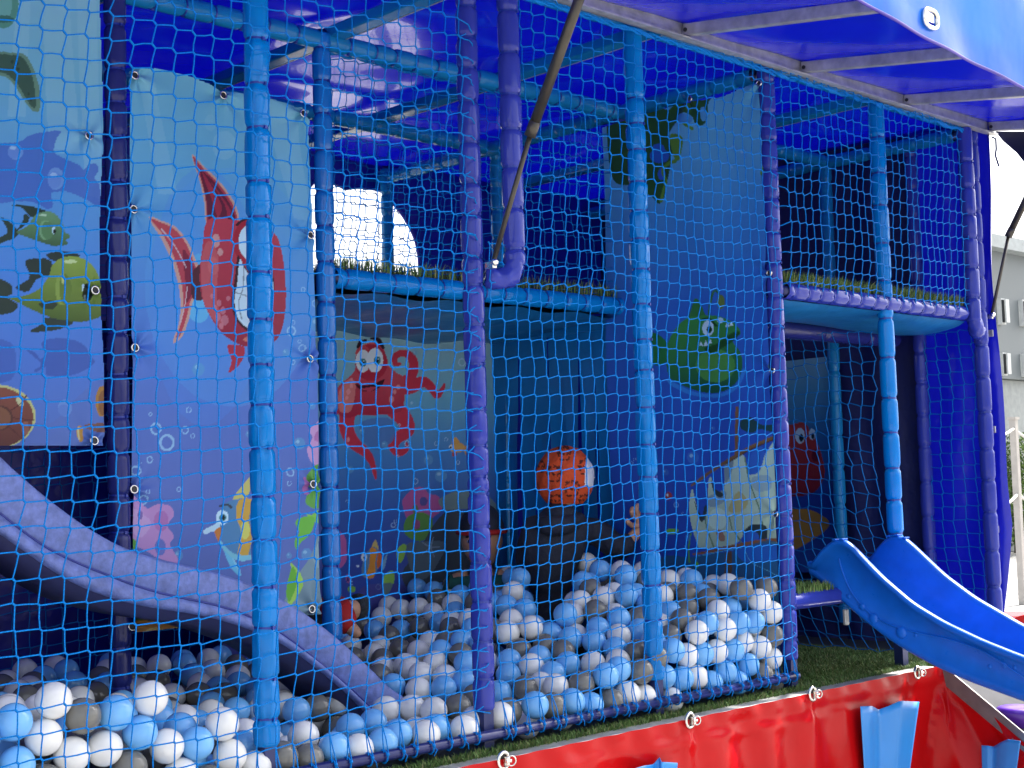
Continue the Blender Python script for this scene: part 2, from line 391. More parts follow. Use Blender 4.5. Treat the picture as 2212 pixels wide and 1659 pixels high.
def grass(name, rects, n, h, parent=None, seed=3, lean=.5):
    """rects: list of (x0,x1,y0,y1,z) ; short synthetic blades"""
    g = np.random.default_rng(seed); ar = np.array([(r[1]-r[0])*(r[3]-r[2]) for r in rects]); cnt = np.maximum(1, (n*ar/ar.sum()).astype(int))
    Vs = []; ms = []
    for r, c in zip(rects, cnt):
        b = np.stack([g.uniform(r[0], r[1], c), g.uniform(r[2], r[3], c), np.full(c, r[4])], 1)
        a = g.uniform(0, 6.28, c); l = g.uniform(.2, 1, c)*lean; hh = h*g.uniform(.55, 1.2, c); w = g.uniform(.0009, .0018, c)
        d = np.stack([np.cos(a), np.sin(a), 0*a], 1); s = np.stack([-np.sin(a), np.cos(a), 0*a], 1)*w[:, None]; up = np.array([[0, 0, 1.]])
        m = b+up*(hh*.6)[:, None]+d*(hh*l*.35)[:, None]; t = b+up*(hh*(1-.3*l))[:, None]+d*(hh*l)[:, None]
        Vs.append(np.stack([b-s, b+s, m+s*.8, m-s*.8, t+s*.1, t-s*.1], 1).reshape(-1, 3)); ms.append(g.choice(3, c, p=[.5, .35, .15]))
    V = np.concatenate(Vs); N = len(V)//6; F = (np.arange(N)[:, None, None]*6+np.array([[0, 1, 2, 3], [3, 2, 4, 5]])[None]).reshape(-1, 4)
    return fast(name, V, F, parent, GRASSM, True, np.repeat(np.concatenate(ms), 2))
EXPO = 1.66
GAIN = (.56, .82, .96)
DUST = 4.0
BALLS = [[1.76,1.25,0.166],[1.85,1.25,0.166],[1.846,1.179,0.161],[2.004,1.224,0.162],[1.937,1.116,0.156],[1.866,1.026,0.15],[1.773,0.99,0.151],[1.673,1.017,0.158],[1.632,0.953,0.157],[1.517,0.721,0.166],[1.628,1.071,0.163],[1.581,0.999,0.163],[1.962,1.008,0.146],[2.095,1.116,0.153],[1.976,0.917,0.137],[2.195,1.156,0.154],[2.164,1.094,0.151],[2.106,0.953,0.138],[2.187,0.981,0.138],[2.284,1.161,0.148],[2.349,1.197,0.148],[2.304,1.044,0.136],[2.21,0.89,0.127],[1.848,0.953,0.143],[1.735,0.8,0.142],[1.871,0.836,0.134],[1.922,0.751,0.121],[1.577,0.687,0.164],[1.287,0.168,0.221],[1.416,0.638,0.169],[1.198,0.114,0.232],[1.313,0.042,0.22],[1.601,0.622,0.162],[1.607,0.457,0.159],[1.382,0.042,0.217],[1.458,0.042,0.236],[1.768,0.556,0.13],[1.653,0.349,0.14],[1.737,0.385,0.123],[1.881,0.502,0.107],[2.158,0.806,0.12],[2.178,0.74,0.112],[1.954,0.504,0.103],[2.022,0.492,0.1],[2.052,0.706,0.111],[1.986,0.727,0.118],[2.072,0.771,0.12],[2.058,0.838,0.126],[1.751,0.159,0.112],[1.623,0.042,0.163],[1.83,0.358,0.105],[1.64,0.042,0.096],[1.562,0.042,0.132],[1.493,0.042,0.137],[1.411,0.042,0.107],[1.358,0.042,0.152],[1.234,0.042,0.191],[1.175,0.042,0.227],[1.112,0.042,0.201],[1.18,0.042,0.148],[1.299,0.042,0.082],[1.457,0.042,0.056],[1.235,0.042,0.107],[1.701,0.042,0.063],[2.301,0.699,0.112],[2.247,0.742,0.114],[2.369,0.691,0.114],[2.075,0.421,0.096],[2.145,0.43,0.093],[1.877,0.114,0.094],[1.837,0.042,0.059],[1.77,0.042,0.073],[1.254,0.042,0.257],[1.113,0.042,0.132],[1.363,0.042,0.056],[1.434,0.042,0.172],[1.524,0.042,0.075],[1.588,0.042,0.051],[1.29,0.042,0.15],[3.022,1.227,0.244],[2.964,1.192,0.216],[3.02,1.158,0.237],[3.043,1.094,0.243],[3.152,1.143,0.288],[3.161,1.242,0.294],[3.103,1.07,0.268],[3.081,0.97,0.257],[3.145,1.0,0.281],[3.175,0.943,0.305],[3.535,1.25,0.234],[3.224,1.134,0.301],[3.535,1.25,0.098],[3.029,0.8,0.272],[3.535,1.25,0.302],[3.047,0.647,0.31],[2.965,0.592,0.276],[2.96,0.895,0.208],[2.935,0.809,0.22],[3.032,1.009,0.23],[2.879,0.665,0.239],[2.791,0.554,0.225],[3.023,0.89,0.24],[2.904,1.019,0.186],[2.839,0.999,0.174],[2.928,0.955,0.195],[2.88,1.125,0.182],[2.913,1.233,0.192],[2.848,1.243,0.171],[2.714,1.035,0.154],[2.743,0.926,0.156],[2.741,0.827,0.153],[2.714,0.709,0.158],[2.777,0.728,0.179],[2.666,0.553,0.173],[2.721,0.591,0.191],[2.669,0.472,0.169],[2.722,0.523,0.199],[2.734,0.456,0.19],[2.689,0.886,0.141],[2.623,0.904,0.134],[2.651,0.8,0.134],[2.566,0.69,0.126],[2.598,0.63,0.137],[2.488,0.611,0.12],[2.565,0.567,0.133],[2.613,0.516,0.149],[2.546,0.501,0.127],[2.584,0.443,0.12],[2.594,0.375,0.112],[2.635,0.412,0.154],[2.704,0.408,0.15],[2.479,0.433,0.098],[2.448,0.502,0.106],[2.526,0.383,0.101],[2.427,0.653,0.117],[2.38,0.512,0.1],[2.297,0.438,0.093],[2.231,0.459,0.095],[2.269,0.311,0.084],[2.333,0.285,0.082],[2.348,0.218,0.08],[2.416,0.203,0.081],[2.518,0.25,0.09],[2.063,0.186,0.08],[2.144,0.204,0.078],[2.107,0.066,0.073],[2.171,0.041,0.064],[1.974,0.042,0.06],[2.043,0.041,0.064],[2.231,0.075,0.067],[2.288,0.038,0.061],[2.35,0.067,0.071],[1.907,0.042,0.073],[2.88,0.485,0.245],[2.815,0.489,0.221],[2.804,0.421,0.221],[2.801,0.37,0.175],[2.861,0.384,0.232],[2.867,0.336,0.183],[2.693,0.306,0.123],[2.739,0.349,0.153],[2.75,0.274,0.144],[2.767,0.21,0.126],[2.811,0.304,0.158],[2.924,0.368,0.21],[2.958,0.34,0.263],[2.926,0.293,0.2],[2.986,0.328,0.201],[2.869,0.268,0.17],[2.966,0.238,0.191],[3.018,0.27,0.221],[3.052,0.31,0.266],[3.078,0.392,0.288],[3.022,0.37,0.255],[3.14,0.409,0.318],[3.171,0.468,0.337],[3.428,0.692,0.376],[3.303,0.517,0.363],[3.334,0.456,0.36],[3.383,0.407,0.356],[3.535,1.25,0.166],[3.194,0.365,0.305],[3.127,0.344,0.298],[3.239,0.353,0.355],[3.23,0.306,0.301],[3.119,0.294,0.251],[3.201,0.235,0.277],[3.164,0.286,0.304],[3.29,0.311,0.335],[3.143,0.225,0.242],[3.098,0.181,0.214],[3.076,0.241,0.246],[2.982,0.173,0.173],[3.034,0.205,0.203],[2.998,0.106,0.168],[2.833,0.215,0.145],[2.884,0.168,0.143],[2.934,0.121,0.147],[2.872,0.065,0.137],[2.935,0.04,0.126],[2.704,0.192,0.105],[2.691,0.124,0.107],[2.746,0.083,0.111],[2.802,0.047,0.129],[2.811,0.038,0.061],[2.878,0.039,0.073],[2.946,0.043,0.057],[2.583,0.227,0.094],[2.476,0.081,0.075],[2.528,0.038,0.088],[2.596,0.046,0.077],[2.665,0.042,0.079],[2.731,0.038,0.061],[2.416,0.047,0.075],[2.635,0.183,0.104],[3.535,1.25,0.03],[3.381,0.304,0.332],[3.331,0.269,0.3],[3.226,0.175,0.254],[3.131,0.098,0.198],[3.069,0.038,0.169],[3.038,0.048,0.101],[3.06,0.042,0.035],[3.165,0.163,0.224],[3.062,0.102,0.193],[3.267,0.238,0.297],[2.997,0.038,0.156],[3.535,0.52,0.337],[3.471,0.309,0.333],[3.429,0.255,0.332],[3.476,0.226,0.288],[3.497,0.167,0.317],[3.535,0.255,0.308],[3.535,0.129,0.273],[3.535,0.198,0.265],[3.411,0.202,0.29],[3.342,0.201,0.296],[3.294,0.164,0.261],[3.359,0.136,0.283],[3.331,0.08,0.253],[3.404,0.092,0.254],[3.423,0.062,0.313],[3.476,0.038,0.276],[3.535,0.054,0.308],[3.177,0.038,0.209],[3.241,0.052,0.229],[3.305,0.038,0.206],[3.373,0.038,0.219],[3.442,0.038,0.216],[3.491,0.083,0.196],[3.535,0.038,0.236],[3.187,0.099,0.239],[3.134,0.044,0.149],[3.203,0.043,0.146],[3.272,0.046,0.146],[3.341,0.04,0.142],[3.405,0.054,0.16],[3.472,0.04,0.138],[3.535,0.038,0.167],[3.535,0.047,0.099],[3.173,0.043,0.084],[3.238,0.042,0.061],[3.303,0.041,0.084],[3.361,0.042,0.047],[3.413,0.042,0.093],[3.473,0.038,0.059],[3.535,0.045,0.03],[3.105,0.039,0.088],[1.853,0.245,0.097],[2.565,0.108,0.026],[1.565,0.112,0.153],[2.674,1.106,0.148],[1.712,0.102,0.097],[2.96,0.509,0.27],[3.003,0.699,0.275],[3.134,0.706,0.344],[2.173,0.101,0.034],[2.095,0.501,0.099],[2.698,0.112,0.03],[2.43,0.104,0.038],[2.111,0.637,0.102],[2.889,0.762,0.208],[1.772,1.164,0.153],[1.519,0.118,0.101],[2.73,1.112,0.1],[1.277,0.161,0.156],[1.573,0.888,0.16],[2.045,1.165,0.148],[2.6,1.099,0.106],[1.967,0.637,0.103],[2.732,1.224,0.15],[2.046,0.105,0.026],[2.308,0.112,0.04],[2.606,1.229,0.101],[1.969,0.099,0.032],[1.182,0.112,0.157],[2.77,1.162,0.156],[2.378,0.896,0.104],[2.572,1.029,0.097],[2.407,1.093,0.099]]
BCOL = [0,0,1,1,0,2,1,2,0,2,0,2,2,0,2,1,1,1,0,0,1,2,0,1,2,0,0,1,0,1,0,2,0,0,1,0,1,1,0,0,1,1,1,0,2,2,1,0,0,0,1,0,1,0,2,0,0,1,1,1,0,1,2,0,1,0,2,1,2,0,2,2,0,2,1,1,0,2,0,0,0,0,0,1,1,2,0,1,1,2,2,1,2,2,0,1,1,0,0,0,1,1,1,2,2,1,2,0,0,0,2,0,0,1,2,2,1,1,0,2,2,0,0,2,0,0,0,0,1,1,0,0,1,1,2,2,0,0,0,0,0,2,2,1,1,1,0,0,1,1,0,0,1,0,2,0,2,0,2,1,1,0,1,1,1,1,1,0,2,1,1,2,0,0,2,1,0,1,0,0,1,0,0,1,1,0,1,1,2,2,1,1,1,0,2,1,0,0,1,2,0,0,2,1,2,0,0,1,2,1,2,1,1,0,2,1,0,2,1,2,1,1,0,0,1,0,2,1,0,1,2,0,0,1,2,1,2,2,2,0,1,2,0,2,0,1,0,1,1,0,0,2,0,1,0,1,0,0,2,0,0,1,1,1,1,2,2,1,1,0,1,2,1,1,1,1,2,0,0,0,1,2,1,2,1,2,0,0,1,1,1,2,2,1,2,1,1,2,2,2]
BFILL = [[1.672,0.164,0.045],[1.746,0.162,0.038],[1.839,0.107,0.036],[1.836,0.242,0.033],[1.819,0.307,0.036],[1.837,0.368,0.041],[1.843,0.507,0.037],[1.868,0.178,0.041],[1.914,0.234,0.043],[1.909,0.376,0.041],[1.909,0.644,0.041],[1.954,0.174,0.029],[1.926,0.308,0.031],[1.975,0.388,0.036],[1.967,0.5,0.041],[1.938,0.559,0.027],[1.942,0.706,0.033],[1.977,0.767,0.039],[2.014,0.298,0.019],[2.045,0.366,0.034],[2.044,0.501,0.037],[2.01,0.559,0.042],[2.037,0.636,0.036],[2.011,0.706,0.048],[2.101,0.239,0.036],[2.07,0.439,0.035],[2.112,0.503,0.03],[2.076,0.564,0.037],[2.172,0.239,0.032],[2.138,0.311,0.033],[2.17,0.366,0.04],[2.18,0.501,0.041],[2.164,0.624,0.032],[2.14,0.703,0.036],[2.204,0.161,0.032],[2.239,0.24,0.036],[2.209,0.305,0.033],[2.247,0.359,0.028],[2.2,0.432,0.031],[2.208,0.568,0.036],[2.231,0.627,0.033],[2.21,0.702,0.042],[2.211,0.837,0.047],[2.269,0.171,0.026],[2.304,0.235,0.035],[2.265,0.439,0.032],[2.302,0.5,0.026],[2.309,0.634,0.037],[2.364,0.363,0.027],[2.344,0.447,0.036],[2.342,0.57,0.035],[2.333,0.7,0.031],[2.368,0.767,0.038],[2.434,0.237,0.027],[2.407,0.308,0.044],[2.432,0.371,0.03],[2.434,0.506,0.032],[2.406,0.566,0.033],[2.404,0.833,0.041],[2.46,0.179,0.038],[2.467,0.441,0.036],[2.504,0.511,0.036],[2.458,0.699,0.04],[2.523,0.169,0.037],[2.575,0.237,0.031],[2.54,0.304,0.046],[2.529,0.428,0.031],[2.565,0.768,0.047],[2.536,0.829,0.042],[2.629,0.114,0.046],[2.609,0.175,0.041],[2.664,0.29,0.042],[1.342,0.428,0.099],[1.38,0.511,0.091],[1.351,0.577,0.094],[1.409,0.43,0.096],[1.437,0.632,0.097],[1.414,0.703,0.099],[1.485,0.174,0.108],[1.503,0.361,0.101],[1.509,0.5,0.089],[1.504,0.775,0.105],[1.511,0.906,0.097],[1.576,0.092,0.088],[1.579,0.238,0.092],[1.551,0.308,0.091],[1.577,0.373,0.101],[1.575,0.501,0.09],[1.539,0.57,0.104],[1.586,0.635,0.093],[1.541,0.845,0.102],[1.549,0.958,0.096],[1.59,1.032,0.093],[1.607,0.163,0.094],[1.62,0.296,0.088],[1.643,0.492,0.098],[1.617,0.569,0.089],[1.618,0.712,0.097],[1.609,0.829,0.097],[1.655,0.893,0.092],[1.715,0.241,0.095],[1.687,0.309,0.092],[1.673,0.433,0.105],[1.714,0.488,0.094],[1.685,0.699,0.102],[1.683,0.834,0.093],[1.672,0.958,0.1],[1.71,1.026,0.091],[1.676,1.082,0.094],[1.718,1.154,0.088],[1.669,1.231,0.09],[1.781,0.499,0.096],[1.781,0.634,0.101],[1.74,1.089,0.095],[1.748,1.228,0.103],[1.807,0.441,0.097],[1.848,0.633,0.096],[1.798,0.701,0.105],[1.843,0.772,0.094],[1.805,0.838,0.093],[1.835,0.898,0.093],[1.815,0.969,0.087],[1.812,1.093,0.092],[1.818,1.234,0.098],[1.872,0.432,0.09],[1.871,0.569,0.088],[1.875,0.692,0.097],[1.906,0.906,0.106],[1.901,1.165,0.091],[1.944,0.825,0.089],[1.931,1.093,0.096],[1.967,1.156,0.103],[1.943,1.233,0.1],[2.004,0.965,0.096],[2.03,1.035,0.09],[2.008,1.097,0.092],[2.105,0.9,0.104],[2.074,1.23,0.088],[2.13,0.559,0.095],[2.172,1.019,0.089],[2.143,1.23,0.099],[2.202,1.101,0.096],[2.308,0.504,0.092],[2.281,0.569,0.089],[2.26,0.831,0.101],[2.31,0.896,0.107],[2.266,1.09,0.091],[2.278,1.229,0.101],[2.339,0.958,0.096],[2.343,1.102,0.101],[2.427,0.766,0.099],[2.402,0.97,0.094],[2.428,1.033,0.091],[2.504,0.894,0.088],[2.478,1.241,0.095],[2.532,0.97,0.085],[2.558,1.171,0.088],[2.605,0.301,0.088],[2.599,0.823,0.099],[2.658,0.56,0.099],[2.689,0.627,0.102],[2.67,0.692,0.104],[2.7,0.764,0.096],[2.692,1.163,0.105],[2.737,0.694,0.099],[2.763,0.773,0.096],[2.743,0.964,0.091],[2.728,1.233,0.087],[2.802,0.832,0.102],[2.827,0.896,0.099],[2.809,0.956,0.085],[2.804,1.096,0.097],[2.892,0.111,0.091],[2.9,0.235,0.101],[2.872,1.101,0.105],[2.862,1.23,0.102],[1.316,0.105,0.154],[1.317,0.502,0.153],[1.377,0.24,0.157],[1.343,0.317,0.154],[1.345,0.442,0.17],[1.443,0.117,0.156],[1.419,0.174,0.144],[1.444,0.237,0.153],[1.427,0.302,0.159],[1.449,0.367,0.146],[1.447,0.504,0.148],[1.417,0.571,0.147],[1.438,0.762,0.151],[1.475,0.434,0.157],[1.511,0.506,0.162],[1.488,0.575,0.154],[1.474,0.842,0.142],[1.542,0.314,0.162],[1.576,0.777,0.157],[1.644,1.163,0.148],[1.679,0.565,0.147],[2.755,0.634,0.15],[2.83,0.755,0.153],[2.858,0.438,0.165],[2.859,0.577,0.162],[2.897,0.765,0.135],[2.937,0.835,0.151],[2.959,1.158,0.153],[3.017,0.899,0.161],[3.005,0.968,0.155],[3.005,1.092,0.156],[2.992,1.218,0.154],[3.066,0.176,0.156],[1.314,0.231,0.203],[1.285,0.305,0.209],[2.934,0.443,0.225],[2.97,0.495,0.208],[2.937,0.564,0.212],[2.959,0.649,0.205],[3.022,0.642,0.22],[3.028,0.763,0.215],[3.063,0.433,0.22],[3.087,0.899,0.216],[3.084,1.158,0.211],[3.137,1.099,0.203],[3.129,1.233,0.213],[3.189,0.302,0.219],[3.287,0.119,0.215],[3.363,0.109,0.204],[3.463,0.166,0.204],[3.098,0.76,0.273],[3.161,0.495,0.276],[3.127,0.689,0.276],[3.163,0.764,0.275],[3.197,0.437,0.279],[3.189,0.831,0.271],[3.191,1.089,0.266],[3.289,0.361,0.278],[3.26,0.441,0.273],[3.285,0.507,0.279],[3.264,0.954,0.281],[3.29,1.03,0.275],[3.292,1.162,0.266],[3.263,1.221,0.275],[3.358,0.377,0.269],[3.36,1.029,0.278],[3.359,1.16,0.274],[3.399,0.434,0.275],[3.427,1.015,0.27],[3.423,1.161,0.268],[3.491,0.379,0.276],[3.485,0.501,0.284],[3.46,1.229,0.28],[3.522,0.307,0.273],[3.229,0.498,0.329],[3.251,0.83,0.321],[3.285,0.898,0.331],[3.333,0.964,0.335],[3.433,0.501,0.322],[3.429,0.636,0.326],[3.453,0.429,0.333],[3.488,0.766,0.334],[3.527,0.44,0.322],[3.53,0.699,0.335]]
# ------------------------------------------------------------ camera, sky, sun
cam = bpy.data.cameras.new('camera'); co = bpy.data.objects.new('camera', cam); COL.objects.link(co)
cam.sensor_width = 36; cam.lens = FPX/PW*36; cam.clip_start = .05; cam.clip_end = 600
co.matrix_world = Matrix([[*map(float, ROT[0]), float(CAMP[0])], [*map(float, ROT[1]), float(CAMP[1])], [*map(float, ROT[2]), float(CAMP[2])], [0, 0, 0, 1]])
SC.camera = co
SUNDIR = Vector((.62, -.03, .66)).normalized()          # towards the sun: high, beyond the right end of the trailer
sun = bpy.data.lights.new('sun', 'SUN'); sun.energy = 3.6; sun.angle = math.radians(.6); sun.color = (1, .95, .87)
so = bpy.data.objects.new('sun', sun); COL.objects.link(so); so.rotation_euler = SUNDIR.to_track_quat('Z', 'Y').to_euler(); so.location = (20, 5, 30)
w = bpy.data.worlds.new('World'); SC.world = w; w.use_nodes = True; nt = w.node_tree
sky = nt.nodes.new('ShaderNodeTexSky'); sky.sky_type = 'NISHITA'; sky.sun_disc = False
sky.sun_elevation = math.asin(SUNDIR.z); sky.sun_rotation = math.atan2(SUNDIR.x, SUNDIR.y)
sky.air_density = 1.0; sky.dust_density = DUST; sky.ozone_density = .6
hs = nt.nodes.new('ShaderNodeHueSaturation'); hs.inputs['Saturation'].default_value = .38
bg = nt.nodes['Background']; nt.links.new(sky.outputs['Color'], hs.inputs['Color']); nt.links.new(hs.outputs['Color'], bg.inputs['Color']); bg.inputs['Strength'].default_value = .15
SC.view_settings.view_transform = 'Standard'; SC.view_settings.look = 'None'; SC.view_settings.exposure = EXPO; SC.view_settings.gamma = 1
SC.render.film_transparent = False
try:
    SC.cycles.max_bounces = 14; SC.cycles.diffuse_bounces = 9; SC.cycles.use_denoising = True; SC.cycles.sample_clamp_indirect = 6
except Exception: pass
# ------------------------------------------------------------ ground and far background
GZ = -.86
g_ = MB(); g_.add([(-150, -150, GZ), (320, -150, GZ), (320, 260, GZ), (-150, 260, GZ)], [(0, 1, 2, 3)]); struct(g_.build('ground', ASPH))
GRASSY = surf('dry_yellow_grass', (.30, .26, .07), .9, vscale=.5, var=.35, bscale=4, bstr=.4)
a0 = pz(2150, 1052, GZ); a1 = pz(2150, 1026, GZ)
struct(MB().add([(a0[0]-2, a0[1]-8, GZ+.006), (a0[0]+60, a0[1]-14, GZ+.006), (a1[0]+60, a1[1]+12, GZ+.006), (a1[0]-2, a1[1]+12, GZ+.006)], [(0, 1, 2, 3)]).build('verge_grass', GRASSY))
LINEM = surf('white_road_paint', (.75, .75, .72), .7)
for (v0, v1) in ((1098, 1104), (1150, 1156)):
    q = [pz(2100, v0, GZ), pz(2300, v0+4, GZ), pz(2300, v1+4, GZ), pz(2100, v1, GZ)]
    struct(MB().add([(p[0], p[1], GZ+.008) for p in q], [(3, 2, 1, 0)]).build('road_marking', LINEM))
KERB = surf('kerb_stone', (.45, .43, .4), .8)
MB().beam((a0[0]-3, a0[1]-8, GZ+.05), (a0[0]+60, a0[1]-15, GZ+.05), .15, .12).build('kerb', KERB)['kind'] = 'structure'
# grey hall: its long side runs parallel to the trailer
BWALL = surf('pale_grey_cladding', (.155, .175, .185), .6, vscale=.3, var=.06, bstr=0); BTRIM = surf('cladding_joint', (.30, .33, .34), .6, bstr=0)
BGLASS = surf('window_glass', (.03, .035, .04), .3, bstr=0); BFRAME = surf('pale_window_frame', (.55, .57, .57), .5, bstr=0)
BLOW = surf('white_lower_wall', (.28, .30, .30), .6, bstr=0)
bd = 10.0
bz_top = pd(2180, 548, bd)[2]; bx0 = pd(2100, 800, bd)[0]; bz_mid = pd(2180, 818, bd)[2]
hall = thing('hall_building', 'pale grey clad hall with small barred windows beyond the right end of the trailer', 'building', (bx0, bd, GZ))
L_ = 60
MB().box((L_/2, 6, (bz_mid-GZ)+(bz_top-bz_mid)/2), (L_, 12, bz_top-bz_mid)).build('upper_wall', BWALL, hall)
MB().box((L_/2, 6.15, (bz_mid-GZ)/2), (L_, 12, bz_mid-GZ-.02)).build('lower_wall', BLOW, hall)
MB().box((L_/2, 5.9, bz_top-GZ+.12), (L_+.3, 12.3, .24)).build('roof_edge', BTRIM, hall)
for i in range(1, 24):
    if i in (3, 5, 8): MB().box((i*2.4, -.01, bz_mid-GZ+(bz_top-bz_mid)/2), (.12, .04, bz_top-bz_mid-.1)).build('panel_joint', BTRIM, hall)
for (u0, u1, v0, v1) in ((2152, 2164, 645, 702), (2199, 2216, 648, 706), (2156, 2167, 762, 812), (2203, 2220, 764, 815)):
    p = pd(u0, v0, bd); q = pd(u1, v1, bd); cx, cz = (p[0]+q[0])/2-bx0, (p[2]+q[2])/2-GZ; ww, hh = abs(q[0]-p[0]), abs(p[2]-q[2])
    wn = MB().box((cx, -.03, cz), (ww, .12, hh)).build('window', BFRAME, hall)
    MB().box((cx, -.10, cz), (ww*.82, .04, hh*.86)).build('pane', BGLASS, wn)
    bb = MB()
    for k in range(4): bb.box((cx-ww*.3+k*ww*.2, -.16, cz), (.03, .03, hh*.9))
    bb.build('window_bars', BFRAME, wn)
# rope fence with white posts
WPAINT = surf('white_painted_post', (.42, .39, .36), .6, bstr=0); ROPEM = surf('white_rope', (.5, .49, .47), .8, bscale=90, bstr=.6)
fz = 16.0
fp = [pr(2196, 1040, fz), pr(2262, 1042, fz*1.12), pr(2120, 1038, fz*.86)]
fen = thing('rope_fence', 'white post and rope fence on the pavement behind the trailer end', 'fence', tuple(pz(2196, 1160, GZ)*0+np.array([fp[0][0], fp[0][1], GZ])))
ztop = pr(2196, 905, fz)[2]
for k, p in enumerate(fp):
    lx, ly = p[0]-fp[0][0], p[1]-fp[0][1]
    MB().box((lx, ly, (ztop-GZ)/2), (.075, .075, ztop-GZ), bev=.008).build('fence_post', WPAINT, fen)
    MB().box((lx, ly, ztop-GZ+.01), (.1, .1, .03)).build('post_cap', WPAINT, fen)
for v in (925, 1068):
    zz = pr(2196, v, fz)[2]-GZ
    for i in (1, 2):
        a = Vector((0, 0, zz)); b = Vector((fp[i][0]-fp[0][0], fp[i][1]-fp[0][1], zz))
        MB().tube([a.lerp(b, t)-Vector((0, 0, .10*math.sin(PI*t))) for t in np.linspace(0, 1, 12)], .017, 6).build('rope', ROPEM, fen, True)
# hedge bush behind the fence
hb = pr(2186, 985, 26.0); LEAFM = [surf('leaf_bright', (.10, .17, .03), .7, bstr=0), surf('leaf_dark', (.05, .10, .02), .7, bstr=0)]
bush = thing('bush', 'sunlit yellow green bush in front of the grey hall', 'bush', (hb[0], hb[1], GZ))
n = 5000; g = np.random.default_rng(3); hz = pr(2186, 935, 26.0)[2]-GZ; zlo = 0.1
c = np.stack([g.normal(0, .42, n), g.normal(0, .42, n), zlo+(hz-zlo)*g.beta(1.3, 1.4, n)], 1)
c[:, 0] += .15*np.sin(c[:, 2]*5); d1 = g.normal(0, 1, (n, 3)); d1 /= np.linalg.norm(d1, axis=1, keepdims=True); d2 = np.cross(d1, g.normal(0, 1, (n, 3))); d2 /= np.linalg.norm(d2, axis=1, keepdims=True)
V = np.stack([c-d1*.045, c+d2*.022, c+d1*.045, c-d2*.022], 1).reshape(-1, 3)
fast('foliage', V, np.arange(n*4).reshape(-1, 4), bush, LEAFM, False, g.integers(0, 2, n))
MB().tube([(0, 0, 0), (.03, 0, .5), (0, .05, 1.2)], [.05, .04, .015], 8).build('stem', surf('bark', (.09, .06, .04), .9), bush, True)
# ------------------------------------------------------------ trailer shell
XA, XB, DB, ZR = .55, 4.95, 1.97, 1.965
fl = MB().box(((XA+XB)/2, (DB-.05)/2, -.03), (XB-XA, DB+.03, .03)).build('trailer_floor', BOARD); tag(fl, 'dark board floor of the trailer under the ball pit', 'floor')
# roof tarp: sags between its cross beams
BX = [.55, 1.10, 1.727, 2.35, 2.98, 3.61, 4.24, 4.88, 4.97]
def roofz(x, y):
    i = max(0, min(len(BX)-2, int(np.searchsorted(BX, x))-1)); f = (x-BX[i])/(BX[i+1]-BX[i])
    return ZR+.012*math.sin(PI*f)+.006*math.sin(y*7+x*3)-.004*math.sin(y*13+x*11)-.02*max(0, y-1.0)*0
xs = np.linspace(XA, XB+.05, 140); ys = np.linspace(-.02, DB+.03, 60)
V = [(x, y, roofz(x, y)) for x in xs for y in ys]; m_ = len(ys)
F = [(i*m_+j, (i+1)*m_+j, (i+1)*m_+j+1, i*m_+j+1) for i in range(len(xs)-1) for j in range(m_-1)]
rt = fast('roof_tarp', V, F, None, [ROOFM]); tag(rt, 'glossy ultramarine tarpaulin roof stretched over the whole play trailer', 'tarpaulin')
# back wall with the arched window opening
bw = thing('back_wall', 'dark blue tarpaulin rear wall of the trailer with an arched opening', 'wall', (0, DB, 0))
arcp = [pd(u, v, DB) for u, v in ((905, 580), (903, 551), (894, 513), (870, 467), (837, 428), (817, 411), (774, 405), (745, 408))]
arc = [(p[0], p[2]) for p in arcp]; cxm = arc[-1][0]
full = [(arc[0][0], 1.27)]+arc+[(cxm+(cxm-a)*.8, b) for a, b in arc[::-1]]+[(cxm+(cxm-arc[0][0])*.8, 1.27)]
full = [full[0]]+[tuple(p) for p in cat_rom(full[1:-1], 4, False)]+[full[-1]]
import mathutils.geometry as mg
outer = [(XA, -.03), (XB+.05, -.03), (XB+.05, 2.01), (XA, 2.01)]
tri = mg.tessellate_polygon([[Vector((a, b, 0)) for a, b in outer], [Vector((a, b, 0)) for a, b in full]])
PP = outer+full; m1 = MB(); m1.add([(a, 0, b) for a, b in PP], [tuple(t) for t in tri]); m1.build('tarp_sheet', WALLT, bw)
hem = MB().tube([(a, -.004, b) for a, b in full], .008, 6); hem.build('window_hem', WALLT, bw, True)
# right-hand end wall: glowing tarp at the front, black drape behind it
def wavy(name, y0, y1, z0, z1, X, mat, parent, amp=.006, f=26, ph=0, nx=30, nz=40):
    V = []; 
    for i in range(nx+1):
        for j in range(nz+1):
            y = y0+(y1-y0)*i/nx; z = z0+(z1-z0)*j/nz
            V.append((X+amp*math.sin(y*f+ph+.6*math.sin(z*3))*(.6+.4*math.sin(z*2.1+ph))+amp*.5*math.sin(z*9+y*5), y, z))
    F = [(i*(nz+1)+j, (i+1)*(nz+1)+j, (i+1)*(nz+1)+j+1, i*(nz+1)+j+1) for i in range(nx) for j in range(nz)]
    return fast(name, V, F, parent, [mat])
ew = thing('end_wall', 'blue tarpaulin end wall at the right of the trailer with a free front edge', 'wall', (0, 0, 0))
